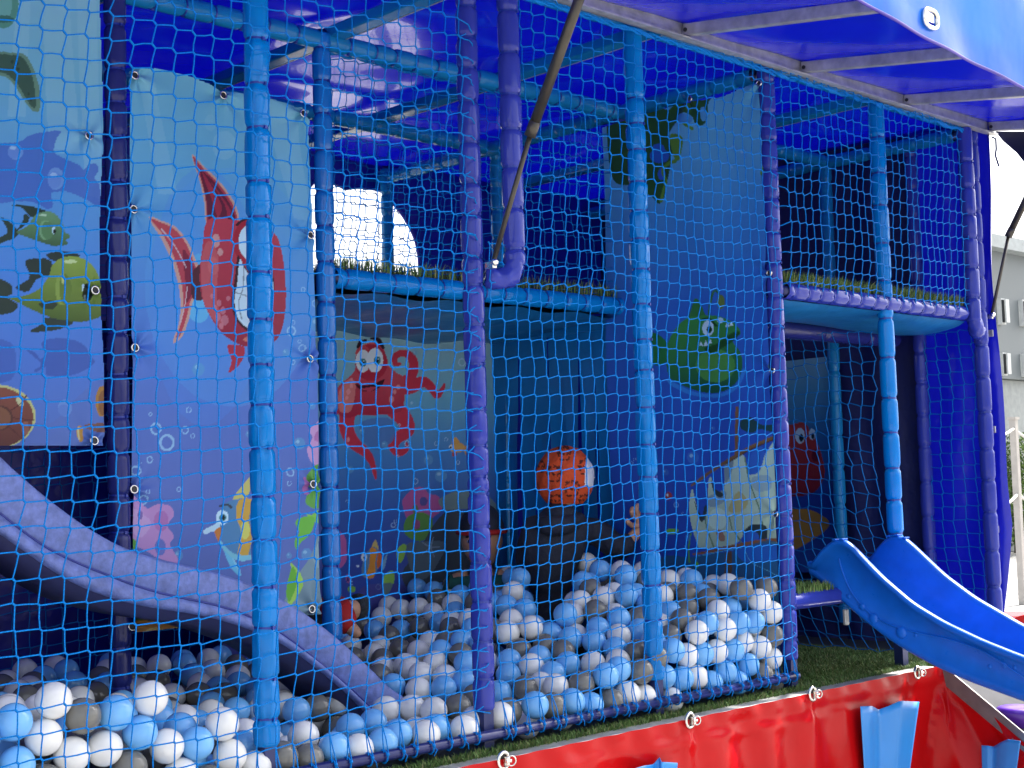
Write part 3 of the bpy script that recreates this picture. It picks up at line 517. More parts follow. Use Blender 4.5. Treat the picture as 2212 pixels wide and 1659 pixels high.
# front edge traced in the plane of the wall
eo = [px(u, v, 4.96) for u, v in ((2138, 284), (2146, 430), (2152, 600), (2160, 800), (2167, 930), (2172, 1040), (2181, 1135), (2172, 1230), (2164, 1322))]
ez = np.array([p[2] for p in eo])[::-1]; ey = np.array([p[1] for p in eo])[::-1]
V = []; nx, nz = 24, 60
for i in range(nx+1):
    for j in range(nz+1):
        z = -.03+2.03*j/nz; yf = float(np.interp(z, ez, ey)); y = yf+(.34-yf)*(i/nx)**1.15; f = i/nx
        V.append((4.96+.010*math.sin(z*8+f*6)*(1-f)+.006*math.sin(f*14+z*3)+(.02*math.sin(z*3.1) if i == 0 else 0), y, z))
F = [(i*(nz+1)+j, (i+1)*(nz+1)+j, (i+1)*(nz+1)+j+1, i*(nz+1)+j+1) for i in range(nx) for j in range(nz)]
fast('tarp_sheet', V, F, ew, [ENDT])
for (u, v) in ((2140, 720), (2145, 928), (2152, 1143)):
    p = px(u, v, 4.945); MB().box(tuple(p), (.006, .022, .026), bev=.002).build('buckle', GALV, ew)
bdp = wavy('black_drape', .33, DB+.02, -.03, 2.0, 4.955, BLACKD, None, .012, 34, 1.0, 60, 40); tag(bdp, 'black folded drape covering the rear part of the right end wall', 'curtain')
lw = MB().box((XA-.02, .97, .97), (.02, 1.98, 1.96)).build('left_light_block', WALLT); lw.name = 'side_light_block'; tag(lw, 'unseen dark blue tarpaulin wall added at the far left end to block light', 'wall')  # out of view, put in to block light at the left end
tie = MB().tube([pr(u, v, 5.25) for u, v in ((2143, 296), (2151, 300), (2152, 322), (2150, 335), (2158, 360))], .004, 6)
tag(tie.build('lashing_strap', surf('dark_blue_strap', (.01, .02, .1), .6), None, True), 'short dark blue lashing strap dangling below the awning corner', 'strap')
# ------------------------------------------------------------ posts (front row, middle row, back row)
def zs_from(u, vs): return [float(pd(u, v, .03)[2]) for v in vs]
R_ = .0262
p1t = [z-.105 for z in zs_from(590, (1551, 1464, 1354, 1266, 1164, 1071, 968, 876, 790, 693, 591, 473, 397, 283, 190, 95))]
padded('padded_post', 'bright turquoise padded post at front left, foot down in the balls', 'post', (1.727, .035, .105), 'z', 1.86, R_, TURQ, p1t, 3, tieang=-1.35, foot=.12, crink=2.4)
p2t = [float(pd(1060, v, .03)[2])-.10 for v in (1463, 1383, 1297, 1212, 1136, 1066, 1029+0, 963, 886, 788, 705, 620, 560, 470, 404, 318, 230, 160, 95, 30)]
padded('padded_post', 'violet padded post in the middle of the net front, ties along its front seam', 'post', (2.352, .035, .10), 'z', 1.85, R_*.98, VIOL, sorted(p2t), 5, tieang=-1.2, foot=.115, crink=1.3)
p3t = [float(pd(1405, v, .03)[2])-.10 for v in (1420, 1340, 1265, 1190, 1110, 1030, 960, 880, 800, 735, 660, 585, 520, 460, 398, 330, 275, 222)]
padded('padded_post', 'sky blue padded post between the middle violet post and the fish mural', 'post', (2.985, .035, .10), 'z', 1.82, R_*.98, TURQ, sorted(p3t), 7, tieang=-1.1, foot=.115, crink=2.4)
padded('padded_post', 'violet padded post at the right edge of the ball pit', 'post', (3.606, .03, .09), 'z', 1.83, R_*.98, VIOL, None, 9, .098, tieang=-1.1, foot=.105, crink=1.6)
padded('padded_post', 'turquoise padded post standing behind the top of the blue slide', 'post', (4.238, .03, .12), 'z', 1.79, R_, TURQ, None, 12, .125, tieang=-2.5, foot=.13, crink=.7)
padded('padded_post', 'tall violet padded corner post beside the end wall, glossy right edge', 'post', (4.893, .03, .05), 'z', 1.86, R_*.98, VIOL, None, 14, .125, tieang=-2.5, foot=.06, crink=.6)
# short upper posts that return to the main posts through an elbow
def elbow_post(x, zb, zt, y, dx, label, seed, dy=0):
    rt_ = padded('padded_post', label, 'post', (x, y, zb), 'z', zt-zb, R_*1.02, VIOL, None, seed, .098, tieang=-1.2, crink=1.3)
    b = MB(); pts = [(0, 0, .02), (dx*.15, 0, -.02), (dx*.5, dy*.4, -.035), (dx, dy, -.03)]
    b.tube(cat_rom(pts, 5, False), [R_*.95]*3+[R_*1.0]*12+[R_*.8], 16)
    for v in range(len(b.v)):
        q = b.v[v]; b.v[v] = (q[0]+.003*math.sin(q[2]*190+q[1]*160), q[1]+.003*math.sin(q[0]*210), q[2]+.003*math.sin(q[0]*170+q[1]*90))
    b.build('elbow_padding', VIOL, rt_, True)
    return rt_
elbow_post(2.452, 1.185, 1.92, -.012, -.075, 'short violet padded post hanging right beside the middle violet post, ending in an elbow', 21, .03)
elbow_post(4.787, 1.185, 1.90, .0, .09, 'short violet padded post left of the corner post, ending in a wrinkled elbow', 23, .03)
# middle row, y = .65
padded('padded_post', 'dark navy padded post between the two sea murals at left', 'post', (1.722, .65, .06), 'z', 1.84, .026, NAVYV, None, 31, .098, tieang=-1.3, crink=1.2)
padded('padded_post', 'blue padded post at the right edge of the red fish mural', 'post', (2.356, .645, .06), 'z', 1.86, .0255, TEALV if False else surf('mid_blue_vinyl', (.004, .15, .52), .25, bscale=45, bstr=.12, coat=.25, var=.06), None, 33, .1, tieang=-1.3)
padded('padded_post', 'dark violet padded post where the deck edge meets the anglerfish mural', 'post', (3.622, .655, .06), 'z', 1.84, .025, VIOL, None, 35, .1, with_ties=False)
padded('padded_post', 'slim light blue post in the recess left of the end wall, above the slide', 'post', (4.862, .65, .06), 'z', 1.84, .0235, TEALV, None, 37, .13, with_ties=False, crink=.5)
padded('padded_post', 'dark violet padded post against the blue end wall in the recess', 'post', (4.905, .29, .06), 'z', 1.84, .0245, VIOL, None, 39, .13, with_ties=False, crink=.6)
# back rows
padded('padded_post', 'teal padded post at the back corner of the strip curtain', 'post', (3.655, 1.31, .0), 'z', 1.9, .024, TEALV, None, 41, .1, with_ties=False, nth=14)
padded('padded_post', 'dark blue post standing in front of the arched window opening', 'post', (3.60, 1.9, 1.0), 'z', .93, .024, TEALV, None, 43, .1, with_ties=False, nth=14)
# ------------------------------------------------------------ horizontal padded tubes
padded('padded_tube', 'long light blue padded roof tube above the two left murals', 'padded tube', (1.0, .65, 1.905), 'x', 2.62, .026, TEALV, None, 51, .085, with_ties=True, tieang=0)
padded('padded_tube', 'light blue padded roof tube deeper in, below the bright ceiling reflection', 'padded tube', (1.0, 1.3, 1.905), 'x', 2.66, .026, TEALV, None, 53, .09, with_ties=False)
padded('padded_tube', 'smooth blue padded tube along the front edge of the upper deck', 'padded tube', (2.38, .642, 1.230), 'x', 1.22, .028, TURQ, None, 55, .085, tieang=2.0, crink=.5)
padded('padded_tube', 'shiny violet padded tube along the front edge of the right balcony', 'padded tube', (3.64, .02, 1.215), 'x', 1.11, .026, VIOL, None, 57, .075, tieang=2.4, crink=2.0)
padded('padded_tube', 'light blue padded tube along the roof edge behind the steel rail', 'padded tube', (2.3, .06, 1.935), 'x', 2.6, .022, TEALV, None, 59, .075, with_ties=False)
padded('padded_tube', 'light blue padded roof tube above the anglerfish mural', 'padded tube', (3.61, .08, 1.90), 'y', 1.86, .025, TEALV, None, 61, .1, with_ties=False)
padded('padded_tube', 'dark teal padded roof tube across the right bay, from front post to rear', 'padded tube', (4.86, .08, 1.90), 'y', 1.86, .025, TEALV, None, 63, .1, with_ties=False)
padded('padded_tube', 'dark teal padded roof tube along the rear of the right bay', 'padded tube', (3.66, .65, 1.905), 'x', 1.2, .025, TEALV, None, 65, .1, with_ties=False)
padded('padded_tube', 'dark violet padded tube under the rear of the right balcony', 'padded tube', (3.66, .37, 1.155), 'x', 1.2, .03, NAVYV, None, 67, .3, with_ties=False, crink=.4)
padded('padded_tube', 'short violet padded tube under the small entry platform of the slide', 'padded tube', (3.64, .05, .258), 'x', .56, .026, VIOL, [], 69, with_ties=False, crink=2)
MB().box((3.92, .03, .19), (.02, .012, .05), bev=.003).build('cable_lock', GALV); tag(bpy.data.objects['cable_lock'], 'small steel clip hanging under the slide entry platform', 'clip')
# roof cross beams: blue sleeves with a bright metal edge
for i, x in enumerate((1.10, 1.727, 2.40, 3.08, 4.24)):
    lab = ['roof cross beam at the far left, above the turtle mural', 'roof cross beam above the navy post between the murals', 'roof cross beam with bright metal edge beside the turquoise front post', 'roof cross beam running back from the sky blue front post', 'roof cross beam running back from the turquoise post behind the slide'][i]
    bt = thing('roof_beam', 'blue ' + lab, 'beam', (x, 0, 1.93), group='roof cross beams')
    MB().box((0, .98, 0), (.052, 1.93, .034), bev=.006).build('sleeve', TEALV, bt)
    MB().box((.0285, .98, -.013), (.004, 1.9, .005)).build('metal_edge', GALV, bt)
rb = thing('roof_beam', 'bare galvanised roof beam deep at the back of the trailer', 'beam', (3.70, 1.34, 1.93), group='roof cross beams')
MB().box((0, .3, 0), (.05, .62, .03)).build('sleeve', GALV, rb)
# ------------------------------------------------------------ front frame at floor level
bt = thing('bottom_rail', 'dark blue steel tube along the foot of the front net', 'rail', (.9, 0, .044))
MB().tube([(0, 0, 0), (2.70, 0, 0)], .0125, 14).build('tube', surf('navy_painted_tube', (.012, .018, .12), .3, var=.1, bscale=100, bstr=.04), bt, True)
sill = thing('steel_sill', 'galvanised steel edge of the trailer floor above the red skirt', 'edge strip', (.9, -.055, 0))
MB().box((1.68, .012, -.004), (3.40, .05, .012), bev=.002).build('top_flange', GALV, sill)
MB().box((1.68, -.0145, -.015), (3.40, .003, .03)).build('front_flange', GALV, sill)
# ------------------------------------------------------------ decks
dk = thing('upper_deck', 'upper play deck over the rear of the ball pit, with grass on top', 'deck', (2.36, .65, 1.225))
MB().box((.62, .66, .005), (1.24, 1.28, .02)).build('deck_board', BOARD, dk)
V = []; 
for i in range(31):
    for j in range(21):
        x = .02+1.2*i/30; y = .01+1.25*j/20; V.append((x, y, -.03-.035*math.sin(PI*j/20)**.7*(1+.25*math.sin(x*9))-.006*math.sin(x*23+y*9)))
fast('underside_sheet', V, [(i*21+j, i*21+j+1, (i+1)*21+j+1, (i+1)*21+j) for i in range(30) for j in range(20)], dk, [DECKU])
gr = grass('grass', [(.03, 1.24, -.012, .06, .030), (.03, 1.24, .06, .5, .020)], 11000, .05, dk, 5, .6); gr['kind'] = 'stuff'
bl = thing('balcony_deck', 'right balcony platform under the roof, with a grass edge', 'deck', (3.62, .03, 1.2))
MB().box((.63, .32, .012), (1.24, .6, .02)).build('deck_board', BOARD, bl)
V = []
for i in range(31):
    for j in range(16):
        x = .01+1.15*i/30; y = .0+.34*j/15; V.append((x, y, -.012-.03*math.sin(PI*j/15)**.6*(1+.3*math.sin(x*7+1))-.075*(j/15)**2*0))
fast('underside_sheet', V, [(i*16+j, i*16+j+1, (i+1)*16+j+1, (i+1)*16+j) for i in range(30) for j in range(15)], bl, [DECKU])
gr = grass('grass', [(.03, 1.16, -.008, .07, .034)], 8000, .05, bl, 6, .7); gr['kind'] = 'stuff'
pf = thing('entry_platform', 'small grass topped platform at the top of the blue slide', 'platform', (3.63, .03, .285))
MB().box((.14, .22, -.012), (.30, .42, .016)).build('board', BOARD, pf)
gr = grass('grass', [(.0, .24, .0, .42, -.004)], 3500, .03, pf, 8); gr['kind'] = 'stuff'
tf = grass('artificial_grass', [(3.63, 4.55, -.03, .66, -.012)], 42000, .026, None, 9, .8); tag(tf, None, None, None, 'stuff')
tf2 = grass('artificial_grass', [(1.5, 3.63, -.028, .02, -.012)], 9000, .03, None, 10, .8); tag(tf2, None, None, None, 'stuff')
GRBASE = surf('turf_backing', (.03, .06, .012), .9, vscale=60, var=.4)
struct(MB().box((4.09, .31, -.0105), (.92, .70, .003)).build('turf_backing', GRBASE))
struct(MB().box((2.4, -.004, -.0105), (2.4, .05, .003)).build('turf_backing', GRBASE))
# ------------------------------------------------------------ nets
CW, CH = .0472, .0478
def net_thing(label): return thing('safety_net', label, 'net', (0, 0, 0))
def cords(parent, name, P0, P1, rad, mat, seed=1, n=5):
    g = np.random.default_rng(seed); V, F = prisms(np.array(P0), np.array(P1), rad, n, .0015, g); return fast(name, V, F, parent, [mat])
def bottom_ties(parent, A, ok, z=.044, mat=CORD):
    """the lowest cords are pulled down in little Y shapes and knotted to the rail"""
    b = MB(); P0 = []; P1 = []
    for i in range(A.shape[0]):
        js = np.where(ok[i])[0]
        if len(js) == 0: continue
        p = A[i, js[0]]; q = np.array([p[0]+RND.uniform(-.008, .008), -.004, z])
        P0 += [p, p]; P1 += [q+np.array([.004, -.012, .008]), q+np.array([-.004, -.006, .010])]
        b.tube([(q[0], q[1]+.0145*math.sin(a), q[2]+.0145*math.cos(a)) for a in np.linspace(0, 2*PI, 13)[:-1]], .0022, 5, closed=True)
        b.ball((q[0], q[1]-.0145, q[2]+.006), .0048, 6)
        if i % 2 == 0: b.tube([(q[0], q[1]-.015, q[2]+.004), (q[0]+.006, q[1]-.019, q[2]-.004), (q[0]+RND.uniform(-.004, .01), q[1]-.018, q[2]-.017)], .0013, 5)
    cords(parent, 'tie_cords', P0, P1, .0016, mat, 4)
    b.build('knot_ties', mat, parent, True)
nt1 = net_thing('left bay of the bright blue safety net, in front of the two sea murals')
ou = pd(88.3, 1194, 0)
x0 = ou[0]-CW*8
z0 = ou[2]-CH*round((ou[2]-.09)/CH)
_, K1, A1, B1, ok1 = net('mesh', (x0, -.006, z0), (1, 0, 0), (0, 0, 1), int((2.334-x0)/CW)+1, 40, CW, CH, .00155, CORD, lambda s, t: s < 2.37-x0, lambda s, t: .010*np.sin(s*2.4)*np.sin(t*2.1), 2, parent=nt1)
bottom_ties(nt1, K1, ok1)
nt2 = net_thing('middle bay of the blue safety net in front of the child and ball heap')
_, K2, A2, B2, ok2 = net('mesh', (2.372, -.006, z0+.01), (1, 0, 0), (0, 0, 1), int((3.612-2.372)/.0443)+1, 39, .0443, .0467, .00155, CORD,
    lambda s, t: ~((s < .105) & (t > 1.155)), lambda s, t: .012*np.sin(s*2.6)*np.sin(t*1.8), 3, parent=nt2)
bottom_ties(nt2, K2, ok2)
# side lacing to the posts
def lace(parent, K, ok, i, xpost, seed, mat=CORD):
    P0 = []; P1 = []; g = random.Random(seed)
    for j in range(K.shape[1]):
        if not ok[i, j]: continue
        p = K[i, j]; q = np.array([xpost, .012, p[2]+g.uniform(-.02, .02)]); m = (p+q)/2+np.array([0, -.012, 0]); P0 += [p, m]; P1 += [m, q]
    cords(parent, 'side_lacing', P0, P1, .0017, mat, seed)
lace(nt1, K1, ok1, K1.shape[0]-1, 2.35, 1); lace(nt2, K2, ok2, K2.shape[0]-1, 3.606, 2)
def tails(parent, K, ok, i, dx, seed):
    P0 = []; P1 = []; g = random.Random(seed)
    for j in range(K.shape[1]):
        if ok[i, j] and g.random() < .8:
            p = K[i, j]+np.array([0, -.004, 0]); P0.append(p); P1.append(p+np.array([dx*g.uniform(.7, 1.3), -.006, g.uniform(-.008, .014)]))
    cords(parent, 'cord_tails', P0, P1, .00155, CORD, seed)
tails(nt1, K1, ok1, K1.shape[0]-1, .016, 5)
nt3 = net_thing('right upper bay of the blue safety net, above the balcony edge')
_, K3, A3, B3, ok3 = net('mesh', (3.645, -.006, 1.245), (1, 0, 0), (0, 0, 1), 27, 15, .0434, .0465, .00155, CORD, None, lambda s, t: .008*np.sin(s*3)*np.sin(t*3), 6, parent=nt3)
lace(nt3, K3, ok3, K3.shape[0]-1, 4.785, 3); lace(nt3, K3, ok3, 0, 3.61, 4)
P0 = [K3[i, 0] for i in range(K3.shape[0])]; P1 = [(p[0]+RND.uniform(-.01, .01), -.006, 1.222) for p in P0]; cords(nt3, 'tie_cords', P0, P1, .0019, CORD, 7)
def rope(parent, a, b, r, mat, seed, wob=.005):
    g = random.Random(seed); m = MB(); a = Vector(a); b = Vector(b); n = int((b-a).length/.02); 
    for q in range(3):
        ph = g.uniform(0, 6.28)
        m.tube([a.lerp(b, i/n)+Vector((0, math.cos(i*.9+ph+q*2.1)*r*.7, math.sin(i*.9+ph+q*2.1)*r*.8+g.uniform(-wob, wob)*.5)) for i in range(n+1)], r*.62, 6)
    return m.build('border_rope', mat, parent, True)
rope(nt1, (1.2, -.006, 1.887), (2.36, -.006, 1.887), .0055, CORD, 1)
rope(nt2, (2.46, -.006, 1.887), (3.61, -.006, 1.887), .0055, CORD, 2)
rope(nt3, (3.61, -.006, 1.887), (4.80, -.006, 1.887), .0055, CORD, 3)
# inner nets
nt4 = net_thing('inner blue net hanging above the grass edge of the upper deck')
net('mesh', (2.40, .66, 1.275), (1, 0, 0), (0, 0, 1), 25, 14, .0495, .0455, .0015, CORDIN, None, lambda s, t: .015*np.sin(s*4)*np.sin(t*4), 12, n=4, parent=nt4)
rope(nt4, (2.37, .66, 1.882), (3.61, .66, 1.882), .007, CORDIN, 5); rope(nt4, (2.38, .655, 1.252), (3.61, .655, 1.252), .006, CORDIN, 6)
nt5 = net_thing('rear blue net seen through the upper deck, across the arched opening')
net('mesh', (2.40, 1.32, 1.25), (1, 0, 0), (0, 0, 1), 26, 14, .0495, .0465, .0015, CORDIN, None, lambda s, t: .015*np.sin(s*4+1)*np.sin(t*4), 14, n=4, parent=nt5)
nt6 = net_thing('rear blue net behind the murals at left, dark behind the violet slide')
net('mesh', (1.15, 1.30, .03), (1, 0, 0), (0, 0, 1), 25, 38, .050, .0495, .0016, CORDIN, None, lambda s, t: .02*np.sin(s*4+1)*np.sin(t*3), 15, n=4, parent=nt6)
# loose net hanging in the recess beside the slide (seen edge-on to the front)
nt7 = net_thing('loose hanging net in the recess behind the slide, trailing on the turf')
def bil(s, t): return -(.03+.22*np.clip((.62-t)/.62, 0, 1)**1.8*(1-.2*np.sin(s*4)))
net('mesh', (4.27, .13, .015), (0, 1, 0), (0, 0, 1), 12, 23, .047, .051, .0016, CORDIN, None, lambda s, t: -bil(s, t), 16, n=5, parent=nt7, jit=.005)
nt8 = net_thing('taut net stretched in front of the blue end wall beside the corner post')
net('mesh', (4.90, .03, .1), (0, 1, 0), (0, 0, 1), 6, 22, .047, .051, .0015, CORDIN, None, None, 17, n=5, parent=nt8)
def join_net(root):
    ch = [o for o in COL.objects if o.parent == root and o.name.split('.')[0] in ('mesh', 'tie_cords', 'knot_ties', 'side_lacing', 'cord_tails')]
    V, F, b = [], [], 0
    for o in ch:
        me = o.data; V += [tuple(v.co) for v in me.vertices]; F += [tuple(i+b for i in p.vertices) for p in me.polygons]; b += len(me.vertices)
    mat = ch[0].data.materials[0]
    for o in ch: bpy.data.objects.remove(o)
    me = bpy.data.meshes.new('netting'); me.from_pydata(V, [], F); me.update(); return link('netting', me, root, True, [mat])
for r_ in (nt1, nt2, nt3, nt4, nt5, nt6, nt7, nt8): join_net(r_)
# ------------------------------------------------------------ printed murals
def pull(pts, amp, sig, base=None):
    """sheet relief: small dents toward the eyelets plus soft waves"""
    P = np.array(pts)
    def f(s, t):
        q = .006*np.sin(s*9+t*2.3)+.004*np.sin(t*6.1+1.3)+.003*np.sin(s*23-t*3)
        for a, b in P:
            r = np.sqrt((s-a)**2+(t-b)**2); th = np.arctan2(t-b, s-a)
            q = q+amp*np.exp(-r/sig)*(.55*np.cos(th*5+a*40)+.2)*np.clip(r/.012, 0, 1)
        return q
    return f
Yp = .637
atY = lambda d: (lambda u, v: pd(u, v, d)[[0, 2]])
toY = lambda d: (lambda S, T, n: np.stack([S, d-n, T], -1))
atX = lambda x: (lambda u, v: px(u, v, x)[[1, 2]])
toX = lambda x: (lambda S, T, n: np.stack([x-n, S, T], -1))
def eyelets(root, at3, pts, nrm):
    for u, v in pts: eyelet(root, at3(u, v), nrm)
# --- mural 1 : turtle and green fish, far left
m1r = thing('sea_mural', 'left vinyl mural with turtle flipper, dolphin shadow and two green fish', 'mural', (0, 0, 0))
p = Print(1.18, 1.684, .762, 1.90, atY(Yp))
p.vgrad([(.76, (108, 125, 190)), (.95, (98, 128, 205)), (1.15, (92, 140, 215)), (1.4, (110, 165, 215)), (1.65, (140, 190, 205)), (1.9, (168, 205, 210))])
for q in ([(95, -10), (150, -10), (175, 330), (110, 330)], [(165, -10), (205, -10), (225, 430), (185, 420)], [(40, -10), (70, -10), (60, 250), (20, 250)]): p.poly(q, (205, 225, 220), .22, smooth=False)
T = 1/3.0
p.poly([(-60, 340), (80, 335), (170, 345), (215, 400), (255, 500), (278, 610), (272, 700), (245, 718), (205, 690), (150, 610), (100, 540), (40, 490), (-60, 470)], (128, 150, 120), k=T)
p.poly([(-60, 350), (80, 350), (150, 360), (195, 410), (228, 500), (245, 610), (245, 690), (210, 670), (160, 590), (110, 520), (40, 470), (-60, 455)], (78, 98, 78), k=T)
for (x, y, r) in ((90, 395, 10), (120, 405, 12), (130, 440, 10), (100, 430, 7), (215, 640, 9), (200, 600, 7)): p.ell(x, y, r, r*1.2, (50, 66, 52), .8, k=T)
p.ell(30, 20, 100, 160, (110, 158, 130), k=T); p.ell(10, 30, 75, 110, (140, 185, 165), k=T); p.ell(20, 120, 80, 25, (80, 120, 100), k=T)
p.poly([(0, 925), (130, 915), (210, 870), (300, 850), (400, 845), (375, 900), (365, 980), (440, 1030), (520, 1070), (545, 1100), (580, 1065), (630, 1060), (645, 1100), (620, 1150), (650, 1200), (655, 1340), (560, 1290), (440, 1240), (390, 1240), (340, 1250), (350, 1330), (310, 1350), (230, 1310), (120, 1300), (-80, 1290), (-80, 930)], (84, 108, 190), .85, k=T)
for (x, y, rx, ry) in ((110, 980, 52, 50), (370, 1155, 54, 72)):
    p.ell(x, y, rx, ry, (150, 180, 225), .6, k=T); p.ell(x-8, y+6, rx*.8, ry*.78, (120, 145, 210), .8, k=T); p.ell(x-14, y-26, rx*.4, ry*.22, (215, 225, 240), .6, k=T)
DK = (48, 64, 50)
p.poly([(70, 1330), (160, 1325), (270, 1350), (340, 1385), (240, 1395), (210, 1405), (150, 1345)], DK, k=T); p.poly([(-20, 1550), (50, 1500), (8, 1412), (70, 1440), (125, 1500), (95, 1545), (30, 1565), (-20, 1590)], DK, k=T); p.poly([(160, 1388), (195, 1395), (185, 1440), (118, 1490), (158, 1420)], DK, k=T)
p.poly([(110, 1502), (180, 1465), (240, 1390), (310, 1368), (370, 1390), (415, 1460), (425, 1505), (448, 1515), (452, 1540), (430, 1555), (440, 1580), (400, 1592), (330, 1588), (240, 1557), (170, 1532)], (128, 160, 110), k=T, col2=(80, 105, 66))
p.ell(300, 1490, 42, 66, (150, 180, 125), .8, k=T); p.ell(312, 1492, 38, 60, (106, 138, 88), 1, k=T); p.ell(352, 1492, 12, 26, (225, 230, 235), k=T); p.ell(357, 1500, 8, 17, (20, 25, 25), k=T); p.ell(285, 1392, 24, 8, (225, 230, 190), .8, k=T)
O2 = (0, 553)
p.poly([(165, 35), (240, 15), (330, 30), (330, 120), (240, 150), (180, 230), (100, 205), (190, 140)], (52, 60, 52), k=T, o=O2); p.poly([(300, -10), (420, -30), (520, 0), (380, 40)], (52, 60, 52), k=T, o=O2)
p.poly([(-60, 150), (60, 180), (78, 240), (45, 268), (115, 320), (60, 372), (-60, 360)], (52, 62, 52), k=T, o=O2); p.poly([(300, 398), (470, 425), (400, 470), (270, 492), (192, 486), (270, 440)], (56, 64, 56), k=T, o=O2)
p.poly([(40, 262), (130, 262), (240, 222), (310, 140), (340, 60), (400, 12), (480, 2), (560, 28), (620, 88), (655, 150), (672, 250), (668, 375), (600, 412), (520, 427), (420, 417), (320, 397), (200, 347), (110, 300)], (165, 172, 72), k=T, o=O2, col2=(92, 104, 44))
p.ell(400, 215, 44, 105, (170, 175, 80), .8, k=T, o=O2); p.ell(420, 215, 40, 98, (122, 132, 54), 1, k=T, o=O2); p.ell(540, 208, 14, 30, (235, 238, 240), k=T, o=O2); p.ell(566, 235, 34, 58, (40, 44, 34), 1, k=T, o=O2); p.ell(553, 268, 9, 20, (120, 125, 120), 1, k=T, o=O2)
p.ell(455, 36, 42, 12, (240, 230, 160), .9, k=T, o=O2); p.ell(405, 150, 10, 32, (240, 220, 130), .8, k=T, o=O2); p.poly([(250, 310), (330, 290), (370, 310), (340, 345), (280, 340)], (60, 66, 46), k=T, o=O2)
p.poly([(170, 612), (225, 628), (255, 665), (290, 640), (265, 565), (340, 535), (480, 545), (560, 590), (580, 640), (618, 680), (600, 712), (570, 730), (500, 762), (400, 782), (300, 772), (290, 722), (230, 752), (215, 742), (260, 700)], (76, 96, 172), .85, k=T, o=O2)
p.poly([(-80, 560), (60, 560), (100, 660), (70, 800), (-80, 800)], (78, 98, 175), .7, k=T, o=O2)
p.poly([(0, 980), (300, 1090), (520, 900), (700, 800), (700, 1300), (-80, 1300), (-80, 980)], (112, 118, 178), .45, k=T, o=O2)
p.ell(-30, 1040, 258, 208, (232, 205, 130), k=T, o=O2); p.ell(-32, 1046, 244, 198, (166, 84, 66), k=T, o=O2, col2=(120, 58, 52)); p.ell(-10, 1050, 90, 84, (110, 58, 50), k=T, o=O2); p.ell(-14, 1052, 80, 74, (160, 92, 66), k=T, o=O2); p.ell(125, 945, 18, 34, (235, 205, 150), k=T, o=O2, rot=-.5); p.ell(160, 1115, 26, 45, (190, 110, 90), .7, k=T, o=O2)
for (a, b) in (((60, 1110), (150, 1200)), ((70, 1000), (170, 900)), ((85, 1050), (225, 1060))): p.stroke([a, ((a[0]+b[0])/2+10, (a[1]+b[1])/2+6), b], 7, (110, 50, 46), k=T, o=O2)
p.ell(420, 985, 48, 55, (140, 165, 215), .6, k=T, o=O2); p.ell(410, 1000, 36, 40, (108, 130, 200), .7, k=T, o=O2)
p.ell(525, 1150, 24, 54, (226, 148, 66), k=T, o=O2); p.ell(515, 1150, 8, 44, (245, 205, 140), k=T, o=O2); p.ell(672, 940, 44, 100, (205, 130, 60), k=T, o=O2); p.ell(680, 950, 34, 82, (170, 100, 60), k=T, o=O2); p.poly([(560, 1092), (690, 1085), (690, 1140), (580, 1125)], (150, 92, 80), k=T, o=O2)
ey1 = [(192, 293), (205, 627), (203, 952)]
loc1 = [pd(u, v, Yp)[[0, 2]] for u, v in ey1]
def out1(S, Tt): return S < 1.676+.010*np.cos((Tt-.765)*PI/.30)**2*0+.006*np.sin(Tt*9)
p.gain = GAIN; p.sheet('printed_sheet', toY(Yp), PRINTM, m1r, pull(loc1, .012, .05), out1)
eyelets(m1r, lambda u, v: pd(u, v, Yp-.012), ey1, (0, -1, .1))
# --- mural 2 : red fish with white teeth
m2r = thing('sea_mural', 'tall vinyl mural with red toothy fish, striped angelfish and pink coral', 'mural', (0, 0, 0))
p = Print(1.755, 2.325, .285, 1.725, atY(Yp))
p.vgrad([(.29, (120, 125, 180)), (.5, (112, 118, 182)), (.8, (108, 122, 192)), (1.0, (104, 130, 205)), (1.2, (100, 150, 215)), (1.45, (120, 178, 212)), (1.72, (140, 192, 205))])
p.ell(500, 620, 190, 260, (110, 170, 225), .35); p.ell(440, 640, 120, 280, (95, 145, 225), .3)
for q in ([(560, 200), (640, 240), (680, 480), (640, 470)], [(300, 160), (330, 165), (380, 420), (340, 420)]): p.poly(q, (200, 225, 225), .2, smooth=False)
p.ell(487, 313, 27, 31, (185, 215, 220), .3); p.ell(455, 265, 14, 18, (175, 210, 218), .25)
p.ell(427, 590, 22, 42, (110, 185, 225), .8); p.ell(426, 668, 24, 30, (120, 195, 230), .8)
p.poly([(412, 335), (440, 360), (467, 383), (490, 410), (510, 443), (517, 477), (507, 487), (480, 477), (453, 480), (443, 493), (440, 443), (430, 393)], (240, 165, 140)); p.poly([(415, 340), (440, 366), (465, 388), (487, 414), (506, 446), (513, 476), (505, 484), (480, 474), (453, 477), (445, 488), (444, 443), (434, 393)], (205, 58, 74))
p.poly([(430, 366), (440, 372), (470, 400), (500, 445), (508, 476), (480, 470), (450, 475), (446, 440), (436, 395)], (118, 28, 52)); 
for q in ([(436, 372), (460, 440), (470, 468), (478, 440)], [(455, 392), (485, 440), (492, 468), (498, 452)]): p.poly(q, (190, 44, 66))
p.poly([(319, 470), (345, 478), (375, 492), (402, 525), (418, 560), (430, 590), (428, 625), (412, 655), (404, 690), (390, 728), (370, 740), (384, 690), (383, 630), (368, 570), (345, 515)], (240, 165, 145)); p.poly([(323, 474), (345, 482), (372, 496), (398, 528), (413, 563), (424, 592), (422, 622), (407, 652), (398, 690), (386, 724), (377, 728), (390, 685), (390, 630), (375, 565), (350, 510)], (214, 70, 82)); p.poly([(390, 540), (412, 570), (420, 595), (415, 625), (398, 655), (396, 610)], (150, 36, 62))
